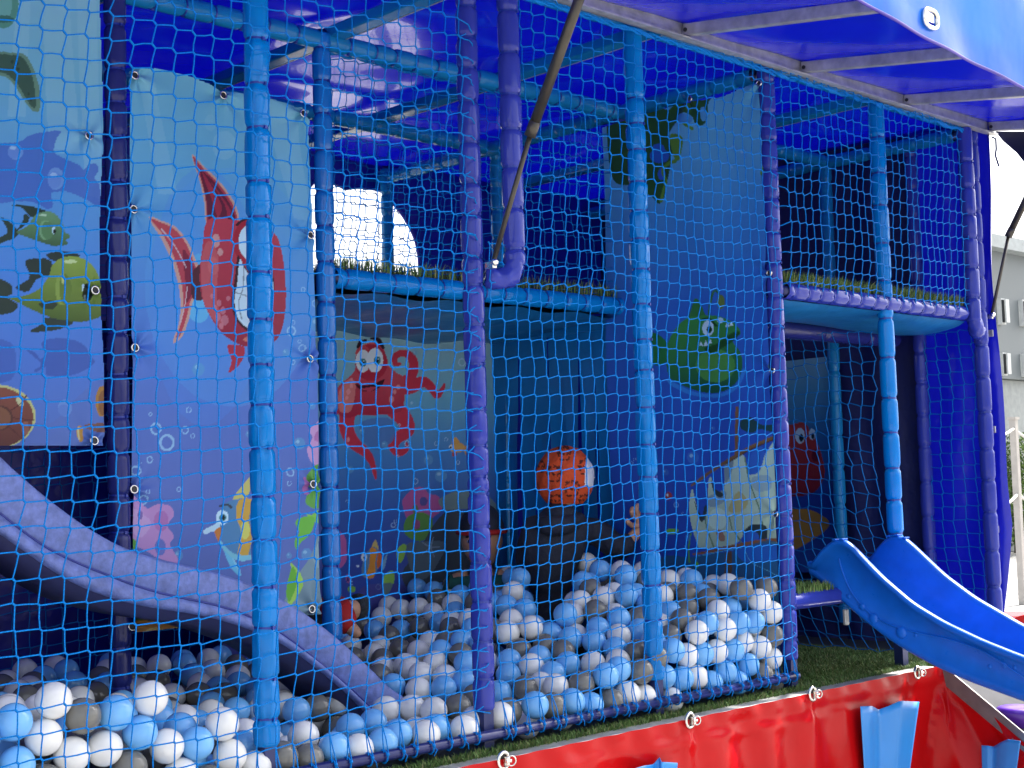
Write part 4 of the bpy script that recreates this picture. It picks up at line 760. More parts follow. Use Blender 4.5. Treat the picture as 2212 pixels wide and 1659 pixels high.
p.stroke([(345, 495), (375, 535), (398, 580)], 2, (240, 190, 190)); p.stroke([(400, 620), (395, 660), (385, 700)], 2, (240, 190, 190))
p.poly([(412, 590), (440, 572), (446, 640), (412, 645)], (96, 34, 48))
p.poly([(443, 482), (470, 469), (500, 474), (556, 488), (604, 520), (618, 640), (604, 722), (566, 748), (520, 748), (478, 722), (450, 682), (432, 640), (428, 590), (434, 535)], (222, 66, 80), col2=(176, 38, 62)); p.poly([(432, 560), (450, 520), (470, 560), (465, 640), (480, 710), (452, 684), (434, 640)], (228, 96, 100), .8)
p.ell(465, 520, 9, 15, (245, 170, 160), .8); p.ell(474, 545, 6, 8, (245, 170, 160), .8); p.ell(458, 575, 12, 20, (235, 110, 110), .7)
for (x, y, r) in ((470, 655, 5), (462, 665, 4), (478, 672, 6), (468, 685, 6), (482, 692, 8), (474, 705, 5), (490, 645, 4), (455, 640, 4)): p.ell(x, y, r, r*1.4, (240, 140, 150), .6)
p.poly([(508, 486), (532, 470), (566, 468), (566, 492), (530, 492)], (72, 26, 36)); p.ell(536, 524, 34, 48, (196, 38, 56)); p.ell(541, 524, 27, 39, (236, 238, 242)); p.ell(542, 543, 11, 13, (84, 160, 168)); p.ell(542, 544, 6, 7, (16, 28, 34)); p.ell(538, 538, 3, 3, (255, 255, 255))
p.poly([(512, 552), (505, 600), (497, 650), (505, 690), (530, 716), (566, 724), (590, 640), (582, 572), (548, 596), (522, 570)], (70, 22, 38)); p.poly([(516, 560), (510, 610), (503, 650), (510, 688), (532, 710), (566, 716), (588, 640), (580, 578), (546, 602), (526, 580)], (232, 230, 234))
for q in ([(524, 572), (522, 620), (512, 655), (518, 690)], [(505, 632), (535, 642), (570, 652)], [(540, 600), (540, 650), (545, 708)]): p.stroke(q, 2.4, (150, 150, 160))
p.poly([(520, 735), (545, 742), (575, 738), (566, 728), (540, 724)], (240, 130, 110), .9)
p.poly([(490, 745), (522, 750), (520, 775), (506, 795), (490, 805), (496, 780), (490, 762)], (205, 48, 70)); p.poly([(540, 752), (560, 752), (558, 780), (545, 765)], (205, 48, 70))
p.orbs([(426, 798, 13), (534, 938, 7), (648, 958, 12), (616, 762, 8), (676, 877, 7), (390, 1200, 10), (624, 1200, 6), (662, 1197, 12), (688, 700, 16)])
p.bubbles([(337, 926, 12), (361, 956, 17), (400, 929, 8), (407, 886, 6), (325, 895, 4), (324, 993, 7), (296, 1017, 10), (389, 1057, 5), (313, 1080, 10), (320, 1062, 5), (417, 942, 5), (630, 715, 10), (634, 697, 5), (648, 737, 4), (654, 752, 7), (633, 783, 5), (628, 1020, 9), (625, 1044, 5), (684, 655, 8), (657, 625, 5), (303, 1000, 4), (283, 810, 7)])
p.poly([(275, 1078), (300, 1078), (322, 1098), (340, 1090), (368, 1092), (380, 1112), (366, 1136), (380, 1158), (372, 1178), (392, 1212), (376, 1217), (345, 1206), (322, 1192), (300, 1182), (275, 1178)], (228, 150, 198)); p.poly([(285, 1100), (310, 1110), (330, 1130), (310, 1160), (290, 1150)], (240, 170, 208)); p.ell(352, 1125, 16, 22, (205, 110, 170), .7); p.ell(350, 1182, 12, 18, (110, 120, 190), .9); p.ell(305, 1112, 6, 10, (120, 90, 160), .8)
p.poly([(275, 1165), (292, 1165), (300, 1180), (292, 1190), (275, 1186)], (120, 170, 70))
p.poly([(545, 1024), (538, 1058), (528, 1078), (520, 1084), (500, 1084), (512, 1060), (528, 1040)], (240, 200, 110)); p.poly([(482, 1092), (510, 1078), (550, 1082), (580, 1108), (584, 1160), (566, 1192), (530, 1204), (500, 1192), (478, 1162), (472, 1125)], (98, 140, 178)); p.poly([(515, 1080), (545, 1082), (536, 1120), (542, 1160), (532, 1204), (512, 1198), (520, 1150), (508, 1115)], (245, 170, 70)); p.poly([(566, 1092), (582, 1112), (584, 1160), (560, 1196), (560, 1150)], (245, 150, 60)); p.ell(528, 1145, 10, 20, (252, 225, 110), .9); p.poly([(470, 1160), (505, 1196), (560, 1200), (520, 1212), (488, 1196)], (150, 205, 215))
p.poly([(475, 1128), (462, 1134), (442, 1146), (446, 1154), (462, 1148), (470, 1160)], (226, 232, 238)); p.poly([(465, 1148), (478, 1140), (474, 1170)], (240, 130, 60)); p.ell(480, 1118, 13, 16, (236, 240, 244)); p.ell(481, 1118, 7, 8, (90, 150, 150)); p.ell(482, 1118, 4, 5, (20, 30, 30)); p.stroke([(476, 1093), (490, 1090), (498, 1096)], 5, (70, 70, 80)); p.poly([(484, 1190), (500, 1230), (520, 1244), (506, 1215)], (130, 200, 225)); p.poly([(500, 1205), (516, 1240), (515, 1225)], (165, 215, 230))
p.poly([(695, 912), (680, 918), (668, 930), (676, 945), (664, 970), (670, 995), (680, 1004), (695, 1004)], (238, 160, 200)); p.poly([(695, 930), (684, 934), (680, 950), (695, 952)], (205, 105, 165), .8); p.poly([(695, 1008), (672, 1014), (664, 1034), (672, 1058), (660, 1075), (664, 1092), (695, 1092)], (126, 176, 78)); p.poly([(658, 1030), (668, 1042), (664, 1068), (656, 1060)], (222, 120, 180))
p.poly([(695, 1100), (674, 1112), (662, 1110), (676, 1126), (695, 1128)], (160, 205, 80)); p.poly([(650, 1118), (680, 1118), (672, 1150), (650, 1172), (640, 1186), (636, 1170), (646, 1150), (638, 1130)], (134, 196, 70))
p.poly([(695, 1160), (668, 1205), (640, 1245), (612, 1300), (600, 1345), (695, 1350)], (150, 158, 162)); p.poly([(695, 1165), (676, 1200), (684, 1225), (695, 1220)], (170, 178, 178)); p.poly([(627, 1216), (645, 1235), (652, 1262), (640, 1290), (620, 1308), (622, 1275), (634, 1250)], (200, 225, 90)); p.poly([(630, 1225), (640, 1245), (636, 1275), (622, 1300), (618, 1275)], (130, 190, 60))
p.poly([(270, 1290), (420, 1300), (420, 1375), (270, 1375)], (95, 140, 60), smooth=False); p.ell(308, 1335, 18, 12, (70, 60, 60), .6); p.poly([(270, 1352), (330, 1340), (420, 1352), (420, 1390), (270, 1390)], (214, 130, 70)); p.stroke([(300, 1372), (330, 1358), (360, 1362), (400, 1352)], 4, (235, 190, 120))
ey2 = [(291, 163), (482, 206), (655, 245), (288, 452), (670, 508), (291, 751), (669, 775), (289, 1057), (676, 1046), (673, 1316), (285, 1353)]
loc2 = [pd(u, v, Yp)[[0, 2]] for u, v in ey2]
tx = [pd(u, v, Yp)[0] for u, v in ((275, 160), (290, 148), (340, 148), (400, 163), (450, 182), (478, 200), (490, 196), (548, 203), (620, 222), (650, 232), (668, 240))]
tz = [pd(u, v, Yp)[2] for u, v in ((275, 160), (290, 148), (340, 148), (400, 163), (450, 182), (478, 200), (490, 196), (548, 203), (620, 222), (650, 232), (668, 240))]
rx = [pd(u, v, Yp)[0] for u, v in ((690, 1330), (689, 1180), (690, 1046), (688, 900), (686, 790), (683, 700), (681, 600), (680, 508), (676, 400), (672, 300), (668, 240))]; rz = [pd(u, v, Yp)[2] for u, v in ((690, 1330), (689, 1180), (690, 1046), (688, 900), (686, 790), (683, 700), (681, 600), (680, 508), (676, 400), (672, 300), (668, 240))]
p.gain = GAIN; p.sheet('printed_sheet', toY(Yp), PRINTM, m2r, pull(loc2, .016, .06), lambda S, Tt: (Tt < np.interp(S, tx, tz)) & (S < np.interp(Tt, rz, rx)) & (Tt > .305))
eyelets(m2r, lambda u, v: pd(u, v, Yp-.012), ey2, (0, -1, .1))
# --- octopus mural under the deck
DO = 1.295
m3r = thing('sea_mural', 'vinyl mural with a red octopus on the back wall under the deck', 'mural', (0, 0, 0))
p = Print(2.42, 3.60, .02, 1.19, atY(DO), .0034)
p.vgrad([(.02, (92, 84, 150)), (.3, (62, 80, 160)), (.55, (62, 96, 172)), (.75, (72, 130, 190)), (.95, (110, 170, 195)), (1.19, (160, 195, 195))])
O3 = (737.3, 553); RD = (205, 52, 72); RL = (226, 92, 100)
for pts, wd in (([(380, 820), (440, 790), (462, 720), (445, 655), (395, 630), (352, 650), (350, 700), (378, 700)], [70, 60, 40, 18]), ([(370, 850), (450, 850), (520, 815), (575, 850), (615, 905), (645, 870), (662, 830)], [100, 70, 44, 14]), ([(40, 1000), (30, 1120), (80, 1210), (160, 1270), (205, 1330), (235, 1440)], [110, 90, 60, 16]), ([(350, 990), (410, 1060), (430, 1130), (370, 1180), (345, 1230), (375, 1275), (425, 1255), (425, 1215)], [120, 80, 55, 14]), ([(0, 900), (-60, 1000), (-90, 1100)], [120, 80, 30])): p.stroke(pts, wd, RD, k=T, o=O3)
p.poly([(92, 640), (150, 575), (230, 560), (285, 610), (300, 690), (352, 750), (400, 790), (410, 900), (390, 1000), (330, 1020), (230, 1030), (120, 1030), (30, 1050), (-30, 1010), (-30, 860), (40, 790), (84, 740)], RL, k=T, o=O3, col2=(176, 36, 62)); p.poly([(-20, 880), (40, 800), (90, 830), (60, 1000), (-20, 1000)], (236, 140, 130), .7, k=T, o=O3)
for (x, y, r) in ((40, 880, 14), (60, 840, 12), (30, 920, 10), (370, 850, 12), (350, 880, 10), (330, 930, 16), (40, 1190, 12), (35, 1230, 10), (60, 800, 9)): p.ell(x, y, r, r*1.4, (245, 160, 160), .7, k=T, o=O3)
p.ell(195, 690, 110, 120, (190, 44, 66), k=T, o=O3); p.ell(140, 680, 50, 74, (232, 232, 232), k=T, o=O3); p.ell(222, 675, 56, 80, (238, 238, 238), k=T, o=O3); p.poly([(92, 640), (140, 600), (180, 612), (180, 600), (140, 575), (95, 610)], (214, 80, 84), k=T, o=O3); p.ell(140, 690, 24, 28, (70, 130, 130), k=T, o=O3); p.ell(138, 690, 12, 15, (15, 20, 22), k=T, o=O3); p.ell(238, 676, 24, 28, (70, 130, 130), k=T, o=O3); p.ell(236, 676, 12, 15, (15, 20, 22), k=T, o=O3); p.ell(146, 682, 5, 5, (255, 255, 255), k=T, o=O3); p.ell(244, 668, 5, 5, (255, 255, 255), k=T, o=O3)
p.stroke([(105, 592), (125, 560), (160, 550)], [18, 30, 20], (50, 24, 32), k=T, o=O3); p.stroke([(196, 535), (240, 540), (276, 592)], [14, 30, 22], (50, 24, 32), k=T, o=O3)
p.poly([(88, 830), (150, 840), (220, 826), (284, 798), (262, 845), (190, 880), (125, 868)], (70, 18, 34), k=T, o=O3); p.poly([(120, 862), (180, 850), (250, 845), (190, 880)], (200, 70, 90), k=T, o=O3, smooth=False)
p.poly([(120, 1090), (220, 1050), (330, 1060), (350, 1180), (250, 1260), (150, 1200)], (80, 120, 180), .9, k=T, o=O3)
p.ell(745, 1242, 46, 34, (225, 165, 90), k=T, o=O3); p.poly([(715, 1215), (730, 1172), (760, 1210)], (225, 160, 80), k=T, o=O3); p.poly([(780, 1250), (822, 1215), (800, 1260), (805, 1295)], (215, 150, 80), k=T, o=O3); p.ell(708, 1238, 12, 16, (235, 235, 235), k=T, o=O3); p.ell(706, 1240, 6, 8, (30, 50, 60), k=T, o=O3); p.ell(728, 1285, 14, 16, (200, 70, 60), k=T, o=O3)
p.bubbles([(770, 690, 24), (802, 665, 14), (832, 1065, 13), (620, 1213, 15), (676, 1190, 12), (490, 1460, 18), (750, 1338, 12), (857, 1343, 22), (826, 1348, 9), (842, 1437, 8), (430, 1215, 18), (378, 1096, 8), (824, 490, 9), (372, 1298, 9), (35, 1590, 10), (345, 1345, 7)], k=T, o=O3); p.orbs([(136, 1135, 18), (60, 1385, 20), (650, 1425, 36), (570, 1320, 30), (290, 1222, 20), (460, 960, 24), (470, 630, 14)], k=T, o=O3)
p.poly([(405, 1600), (420, 1560), (480, 1505), (540, 1500), (580, 1540), (640, 1560), (660, 1640), (600, 1700), (560, 1760), (470, 1760), (430, 1700)], (190, 90, 150), k=T, o=O3); p.ell(545, 1590, 26, 30, (90, 80, 150), k=T, o=O3); p.ell(490, 1640, 20, 28, (110, 120, 90), k=T, o=O3); p.poly([(430, 1700), (520, 1660), (600, 1700), (590, 1800), (520, 1850), (420, 1800)], (96, 150, 70), k=T, o=O3); p.ell(500, 1740, 26, 30, (170, 70, 130), .9, k=T, o=O3)
p.poly([(640, 1580), (760, 1520), (900, 1530), (1000, 1600), (1000, 1660), (800, 1640), (690, 1650)], (120, 140, 140), k=T, o=O3); p.poly([(600, 1760), (700, 1650), (860, 1660), (1000, 1660), (1000, 2240), (500, 2240), (430, 2160), (400, 2050), (520, 1900)], (62, 72, 84), k=T, o=O3); p.poly([(430, 1880), (540, 1850), (680, 1860), (640, 1980), (560, 2090), (470, 2060)], (96, 112, 122), k=T, o=O3)
for a in range(5): p.stroke([(590, 1890), (590+70*math.cos(a*1.257-1.3), 1890+70*math.sin(a*1.257-1.3))], [10, 3], (150, 165, 180), k=T, o=O3)
p.poly([(360, 1920), (400, 1870), (430, 1880), (410, 1960), (380, 1990)], (150, 195, 80), k=T, o=O3); p.poly([(275, 2080), (330, 2040), (345, 2100), (300, 2190), (270, 2180)], (160, 205, 90), k=T, o=O3)
O4 = (737.3, 1106)
p.poly([(225, 180), (245, 240), (200, 250)], (222, 190, 110), k=T, o=O4); p.poly([(150, 300), (170, 260), (215, 225), (255, 260), (265, 310), (240, 370), (205, 420), (150, 425), (130, 380)], (110, 140, 165), k=T, o=O4); p.poly([(195, 235), (235, 250), (225, 320), (215, 420), (160, 425), (185, 340)], (236, 150, 60), k=T, o=O4); p.poly([(250, 250), (268, 310), (240, 370), (235, 320)], (225, 110, 60), k=T, o=O4); p.ell(150, 292, 20, 28, (236, 236, 236), k=T, o=O4); p.ell(154, 298, 8, 11, (20, 20, 30), k=T, o=O4); p.poly([(270, 330), (300, 270), (292, 330), (272, 380)], (140, 180, 205), k=T, o=O4); p.ell(105, 350, 9, 8, (230, 235, 240), k=T, o=O4)
p.poly([(-60, 130), (10, 150), (30, 220), (20, 330), (-60, 360)], (196, 100, 160), k=T, o=O4); p.ell(40, 430, 18, 30, (200, 100, 150), k=T, o=O4); p.ell(36, 436, 9, 15, (70, 60, 120), k=T, o=O4); p.ell(60, 500, 28, 22, (140, 190, 80), k=T, o=O4)
p.bubbles([(345, 85, 16), (358, 60, 11), (60, 460, 12), (240, 485, 18), (357, 100, 7)], k=T, o=O4)
p.poly([(150, 480), (420, 480), (420, 640), (100, 640)], (90, 82, 145), .7, k=T, o=O4)
p.gain = (.85, .95, 1.05); p.sheet('printed_sheet', toY(DO), PRINTM, m3r, pull([pd(866, 702, DO)[[0, 2]]], .01, .05)); eyelets(m3r, lambda u, v: pd(u, v, DO-.012), [(866, 702)], (0, -1, .1))
# --- ship and anglerfish mural, on the partition at x = 3.59 facing left
XS = 3.575
m4r = thing('sea_mural', 'vinyl mural with green anglerfish above a sunken sailing ship, on the partition', 'mural', (0, 0, 0))
p = Print(.035, .70, .02, 1.88, atX(XS), .003)
p.vgrad([(.02, (52, 82, 120)), (.4, (48, 78, 168)), (.8, (56, 90, 182)), (1.2, (62, 108, 190)), (1.5, (88, 150, 200)), (1.7, (118, 180, 205)), (1.88, (128, 188, 205))])
GR = (58, 92, 40); GY = (120, 150, 50); k8 = 1/3.78; O8 = (1316.7, 164.6)
p.poly([(0, 140), (360, 190), (640, 130), (880, 80), (850, 150), (810, 210), (800, 330), (760, 400), (700, 380), (680, 330), (610, 300), (560, 370), (490, 470), (520, 560), (500, 700), (470, 860), (440, 1000), (400, 1040), (340, 980), (200, 900), (0, 800)], GR, k=k8, o=O8)
p.ell(480, 220, 55, 55, (96, 160, 195), k=k8, o=O8); p.ell(620, 350, 65, 45, (92, 150, 195), k=k8, o=O8); p.ell(770, 310, 24, 60, (104, 165, 200), k=k8, o=O8); p.ell(410, 650, 80, 60, (58, 98, 180), k=k8, o=O8); p.ell(400, 590, 50, 40, (58, 98, 180), k=k8, o=O8); p.ell(425, 800, 30, 50, (56, 92, 180), k=k8, o=O8); p.poly([(500, 480), (600, 500), (590, 620), (560, 690), (520, 640)], GY, k=k8, o=O8); p.stroke([(540, 690), (470, 720), (430, 780), (460, 850), (440, 930), (420, 1020)], [30, 24, 18, 26], GY, k=k8, o=O8); p.stroke([(620, 390), (680, 430)], 26, GY, k=k8, o=O8); p.stroke([(160, 620), (180, 760), (170, 880)], 24, GY, k=k8, o=O8); p.ell(965, 90, 36, 26, GR, k=k8, o=O8)
p.stroke([(1255, 530), (1270, 610)], 30, GR, k=k8, o=O8); p.stroke([(1250, 740), (1230, 790), (1265, 830), (1270, 920)], 24, GY, k=k8, o=O8)
p.orbs([(1075, 625, 40), (985, 745, 24), (1000, 580, 30)], k=k8, o=O8, col=(110, 165, 205))
# anglerfish
p.poly([(1485, 700), (1492, 668), (1500, 645), (1512, 655), (1522, 690)], (70, 130, 60)); p.stroke([(1530, 690), (1534, 655), (1543, 628), (1556, 640)], [5, 5, 4], (74, 120, 54)); p.ell(1557, 652, 9, 16, (126, 132, 60)); p.poly([(1410, 720), (1440, 735), (1450, 770), (1425, 790), (1405, 770)], (50, 120, 60))
p.poly([(1446, 810), (1441, 762), (1453, 722), (1476, 692), (1510, 682), (1545, 682), (1572, 690), (1592, 704), (1600, 720), (1584, 738), (1600, 762), (1604, 796), (1590, 828), (1560, 846), (1522, 848), (1486, 838), (1460, 824)], (78, 150, 66), col2=(40, 92, 62)); p.ell(1545, 790, 44, 36, (104, 165, 72), .8)
p.poly([(1520, 752), (1550, 742), (1580, 720), (1598, 716), (1590, 732), (1560, 752), (1535, 762)], (44, 84, 34)); p.ell(1529, 709, 13, 17, (234, 236, 236)); p.ell(1532, 712, 6, 8, (50, 90, 50)); p.ell(1532, 712, 3, 4, (10, 14, 12)); p.stroke([(1512, 692), (1530, 688), (1548, 704)], 5, (40, 74, 34)); p.ell(1556, 692, 7, 6, (220, 225, 225))
for (x, y, r) in ((1513, 743, 4), (1524, 742, 5), (1534, 738, 4), (1580, 700, 4), (1572, 702, 5)): p.poly([(x-r, y+r), (x, y-r*1.6), (x+r, y+r)], (238, 240, 235), smooth=False)
p.poly([(1446, 820), (1486, 842), (1522, 851), (1560, 849), (1592, 830), (1606, 798), (1612, 802), (1596, 836), (1562, 856), (1520, 858), (1482, 850), (1450, 832)], (70, 150, 215), .7)
# ship
O5 = (1316.7, 905.2); k5 = .1984
p.stroke([(1392, -120), (1380, 380)], 38, (150, 96, 66), k=k5, o=O5); p.poly([(1430, 20), (1540, -20), (1650, 60), (1790, 60), (1790, 140), (1640, 110), (1560, 150), (1440, 110)], (46, 74, 74), k=k5, o=O5)
p.poly([(880, 760), (930, 950), (1000, 1100), (1045, 1000), (1050, 690), (1085, 640), (1125, 800), (1200, 850), (1240, 700), (1250, 490), (1350, 420), (1470, 400), (1520, 600), (1600, 560), (1700, 380), (1830, 300), (1860, 1330), (1720, 1300), (1600, 1150), (1480, 1220), (1440, 1300), (1330, 1370), (1000, 1410), (930, 1330), (870, 1130), (848, 950)], (222, 220, 190), k=k5, o=O5, col2=(196, 192, 158))
p.poly([(1240, 500), (1340, 430), (1330, 560), (1250, 700)], (150, 155, 155), k=k5, o=O5); p.poly([(1050, 850), (1240, 780), (1230, 900), (1080, 960)], (160, 165, 165), k=k5, o=O5); p.poly([(1560, 640), (1740, 620), (1750, 760), (1600, 780)], (175, 180, 175), k=k5, o=O5); p.ell(1160, 1090, 110, 120, (232, 230, 200), .8, k=k5, o=O5); p.poly([(1280, 980), (1400, 790), (1510, 900), (1450, 1000), (1350, 1020)], (214, 180, 116), k=k5, o=O5); p.poly([(1140, 1220), (1200, 1210), (1250, 1310), (1190, 1330)], (180, 120, 95), k=k5, o=O5)
for q in ([(1030, 980), (1030, 1150), (1120, 1400)], [(1480, 420), (1520, 640), (1640, 1000), (1700, 1260)], [(1350, 1220), (1440, 1340)], [(1290, 1060), (1330, 1200)]): p.stroke(q, 16, (130, 140, 100), k=k5, o=O5)
p.poly([(905, 900), (960, 1100), (1005, 1105), (1040, 960), (1010, 950), (985, 1060), (940, 980)], (60, 66, 66), k=k5, o=O5); p.poly([(1080, 660), (1110, 790), (1170, 855), (1230, 830), (1200, 800), (1130, 760)], (64, 70, 70), k=k5, o=O5); p.poly([(1450, 1240), (1560, 1150), (1700, 1160), (1720, 1290), (1640, 1300), (1620, 1240), (1520, 1230)], (58, 62, 60), k=k5, o=O5); p.ell(1560, 1280, 75, 60, (60, 96, 176), k=k5, o=O5)
p.poly([(1520, 460), (1600, 300), (1690, 340), (1640, 560), (1540, 600)], (64, 104, 186), k=k5, o=O5)
p.stroke([(872, 726), (960, 660), (1100, 560), (1250, 470), (1400, 390), (1560, 300), (1840, 180)], [22, 34, 40, 44], (150, 98, 62), k=k5, o=O5); p.stroke([(1250, 490), (1400, 412), (1560, 322), (1840, 204)], 12, (96, 60, 44), k=k5, o=O5)
p.stroke([(900, 1474), (1100, 1440), (1300, 1395), (1600, 1340), (1860, 1310)], [22, 34, 40, 44], (160, 92, 60), k=k5, o=O5); p.stroke([(920, 1500), (1300, 1425), (1860, 1345)], 10, (90, 200, 210), .7, k=k5, o=O5)
p.poly([(500, 1560), (900, 1500), (1330, 1440), (1860, 1370), (1860, 2300), (500, 2300)], (52, 96, 120), .85, k=k5, o=O5); p.poly([(1250, 1450), (1330, 1440), (1330, 1900), (1240, 1900)], (120, 78, 56), k=k5, o=O5, smooth=False); p.poly([(1400, 1420), (1840, 1360), (1840, 1520), (1500, 1560)], (52, 100, 180), k=k5, o=O5); p.stroke([(1480, 1430), (1560, 1560), (1720, 1640), (1860, 1720)], 5, (140, 200, 210), k=k5, o=O5)
p.stroke([(870, 1250), (850, 1400), (860, 1560)], 18, (110, 160, 60), k=k5, o=O5); p.ell(940, 1590, 24, 34, (130, 180, 60), k=k5, o=O5); p.poly([(600, 1210), (680, 1190), (740, 1210), (700, 1250), (620, 1250)], (140, 190, 60), k=k5, o=O5); p.ell(630, 840, 40, 46, (190, 70, 70), k=k5, o=O5); p.ell(618, 830, 12, 16, (236, 236, 236), k=k5, o=O5)
p.bubbles([(712, 935, 28), (360, 770, 34), (815, 1390, 14), (780, 1025, 12), (270, 440, 16), (240, 480, 18), (725, 1100, 12)], k=k5, o=O5); p.orbs([(1110, 105, 22), (890, 420, 60), (840, 1290, 34), (600, 580, 34), (1050, 1470, 20)], k=k5, o=O5, col=(84, 130, 195))
ey4 = [(1640, 180), (1490, 213), (1662, 590), (1668, 800), (1675, 1110)]
yt = [px(u, v, XS)[[1, 2]] for u, v in ((1650, 176), (1600, 190), (1560, 208), (1490, 222), (1420, 240), (1345, 262))]
p.gain = (.6, .88, 1.08); p.sheet('printed_sheet', toX(XS), PRINTM, m4r, pull([px(u, v, XS)[[1, 2]] for u, v in ey4], .014, .06), lambda S, Tt: Tt < np.interp(S, [q[0] for q in yt], [q[1] for q in yt]))
for u, v in ey4: eyelet(m4r, px(u, v, XS-.012), (-1, 0, 0), .0085)
# --- small red fish mural deep in the recess
XF = 4.90
m5r = thing('sea_mural', 'narrow vinyl mural with a red fish in the recess behind the slide', 'mural', (0, 0, 0))
p = Print(.69, 1.28, .25, 1.12, atX(XF), .004)
p.vgrad([(.2, (52, 78, 150)), (.55, (40, 66, 150)), (.8, (52, 110, 165)), (1.0, (100, 165, 185)), (1.12, (150, 190, 190))])
p.poly([(1690, 940), (1712, 916), (1742, 922), (1768, 960), (1782, 1010), (1778, 1040), (1756, 1064), (1720, 1072), (1690, 1060)], (214, 66, 62), col2=(150, 36, 50)); p.ell(1727, 941, 11, 17, (232, 232, 232)); p.ell(1730, 946, 5, 8, (20, 40, 50)); p.ell(1755, 938, 8, 12, (228, 228, 228)); p.ell(1757, 942, 4, 6, (20, 40, 50)); p.stroke([(1712, 922), (1730, 915), (1745, 924)], 6, (200, 60, 50)); p.ell(1762, 985, 9, 13, (120, 24, 40)); p.poly([(1680, 1110), (1715, 1100), (1760, 1105), (1790, 1140), (1680, 1200)], (200, 130, 60))
p.gain = GAIN; p.sheet('printed_sheet', toX(XF), PRINTM, m5r, pull([px(1776, 728, XF)[[1, 2]]], .01, .05)); eyelet(m5r, px(1776, 728, XF-.01), (-1, 0, 0), .0085)
# ------------------------------------------------------------ strip curtain on the partition behind the child
sc_ = thing('strip_curtain', 'blue vinyl strip curtain hanging in the doorway behind the child', 'curtain', (3.59, .70, 1.17))
for i in range(8):
    y0 = .005+i*.075; wd = .073; V = []; g = random.Random(i+40); tw = g.uniform(-.5, .5); ph = g.uniform(0, 6)
    for j in range(25):
        z = -1.12*j/24; sp = min(1, max(0, (j-3)/5)); c = y0+wd/2+.012*math.sin(z*3+ph)*sp; hw = wd/2*(1-.16*sp+.05*sp*math.sin(z*7+ph)); xo = .012*math.sin(z*4+ph)*sp
        for kx in (-1, -.4, .4, 1): V.append((xo+tw*.02*kx*sp+.006*(1-kx*kx)*sp+(.004 if i % 2 else 0), c+hw*kx, z))
    fast('strip', V, [(a*4+b, a*4+b+1, (a+1)*4+b+1, (a+1)*4+b) for a in range(24) for b in range(3)], sc_, [STRIPM])
MB().box((.004, .3, .015), (.02, .62, .05), bev=.004).build('header_band', STRIPM, sc_)
# ------------------------------------------------------------ violet slide dropping into the pit (left)
def edge(lst, d): 
    P = np.array([pd(u, v, d) for u, v in lst]); return P[:, 0], P[:, 2]
SY = .40
up = [(-60, 920), (0, 988), (70, 1046), (140, 1106), (187, 1136), (233, 1166), (290, 1193), (383, 1216), (473, 1236), (560, 1266), (623, 1299), (680, 1336), (737, 1383), (790, 1430), (835, 1476), (880, 1525), (930, 1580)]
cr = [(-60, 1060), (0, 1108), (67, 1166), (140, 1206), (233, 1243), (320, 1276), (413, 1296), (483, 1309), (560, 1339), (620, 1373), (683, 1426), (727, 1459), (790, 1516), (860, 1590)]
lo = [(-60, 1106), (0, 1150), (60, 1191), (150, 1256), (233, 1286), (300, 1306), (400, 1319), (483, 1336), (560, 1363), (620, 1389), (667, 1429), (713, 1460), (770, 1515), (850, 1600)]
xs = np.linspace(1.0, 2.40, 72)
def prof(l): a, b = edge(l, SY); return np.interp(xs, a, b)
zu, zc, zl = [np.convolve(np.pad(prof(l), 3, mode='edge'), np.ones(7)/7, 'valid') for l in (up, cr, lo)]
sl = thing('slide', 'scuffed violet plastic slide dropping from the left into the ball pit', 'slide', (0, 0, 0))
sec = []
for x, a, b, c in zip(xs, zu, zc, zl):
    sec.append([(x, SY+.004, c-.004), (x, SY-.008, c), (x, SY-.010, c+.012), (x, SY-.004, b-.004), (x, SY+.004, b), (x, SY+.001, b+.004), (x, SY-.002, b+(a-b)*.5), (x, SY, a-.008), (x, SY+.004, a-.002), (x, SY+.012, a), (x, SY+.022, a-.003), (x, SY+.028, a-.014), (x, SY+.036, b+.02), (x, SY+.06, b+.004), (x, SY+.13, b), (x, SY+.19, b+.012), (x, SY+.21, a-.01), (x, SY+.222, a), (x, SY+.235, a-.01), (x, SY+.24, c)])
K = len(sec[0]); V = [q for s_ in sec for q in s_]
F = [(i*K+k, (i+1)*K+k, (i+1)*K+k+1, i*K+k+1) for i in range(len(xs)-1) for k in range(K-1)]
fast('trough', V, F, sl, [SLIDEV])
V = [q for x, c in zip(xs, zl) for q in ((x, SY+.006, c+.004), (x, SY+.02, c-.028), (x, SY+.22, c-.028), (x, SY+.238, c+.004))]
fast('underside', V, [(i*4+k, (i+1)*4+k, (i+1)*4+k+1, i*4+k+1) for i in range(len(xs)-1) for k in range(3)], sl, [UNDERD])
MB().tube([(x, SY-.0015, b) for x, b in zip(xs, zc)], .0026, 5).build('groove', SLIDEVD, sl, True)
a_ = pd(295, 1272, SY-.012); b_ = pd(308+300*0, 1300, SY-.012)
br = MB(); pts = [pd(u, v, SY+.02) for u, v in ((160, 1263), (250, 1272), (310, 1303), (240, 1290))]
br.prism([tuple(q) for q in pts], (0, .01, 0)).build('support_plate', surf('pale_grey_plate', (.30, .32, .33), .5), sl)
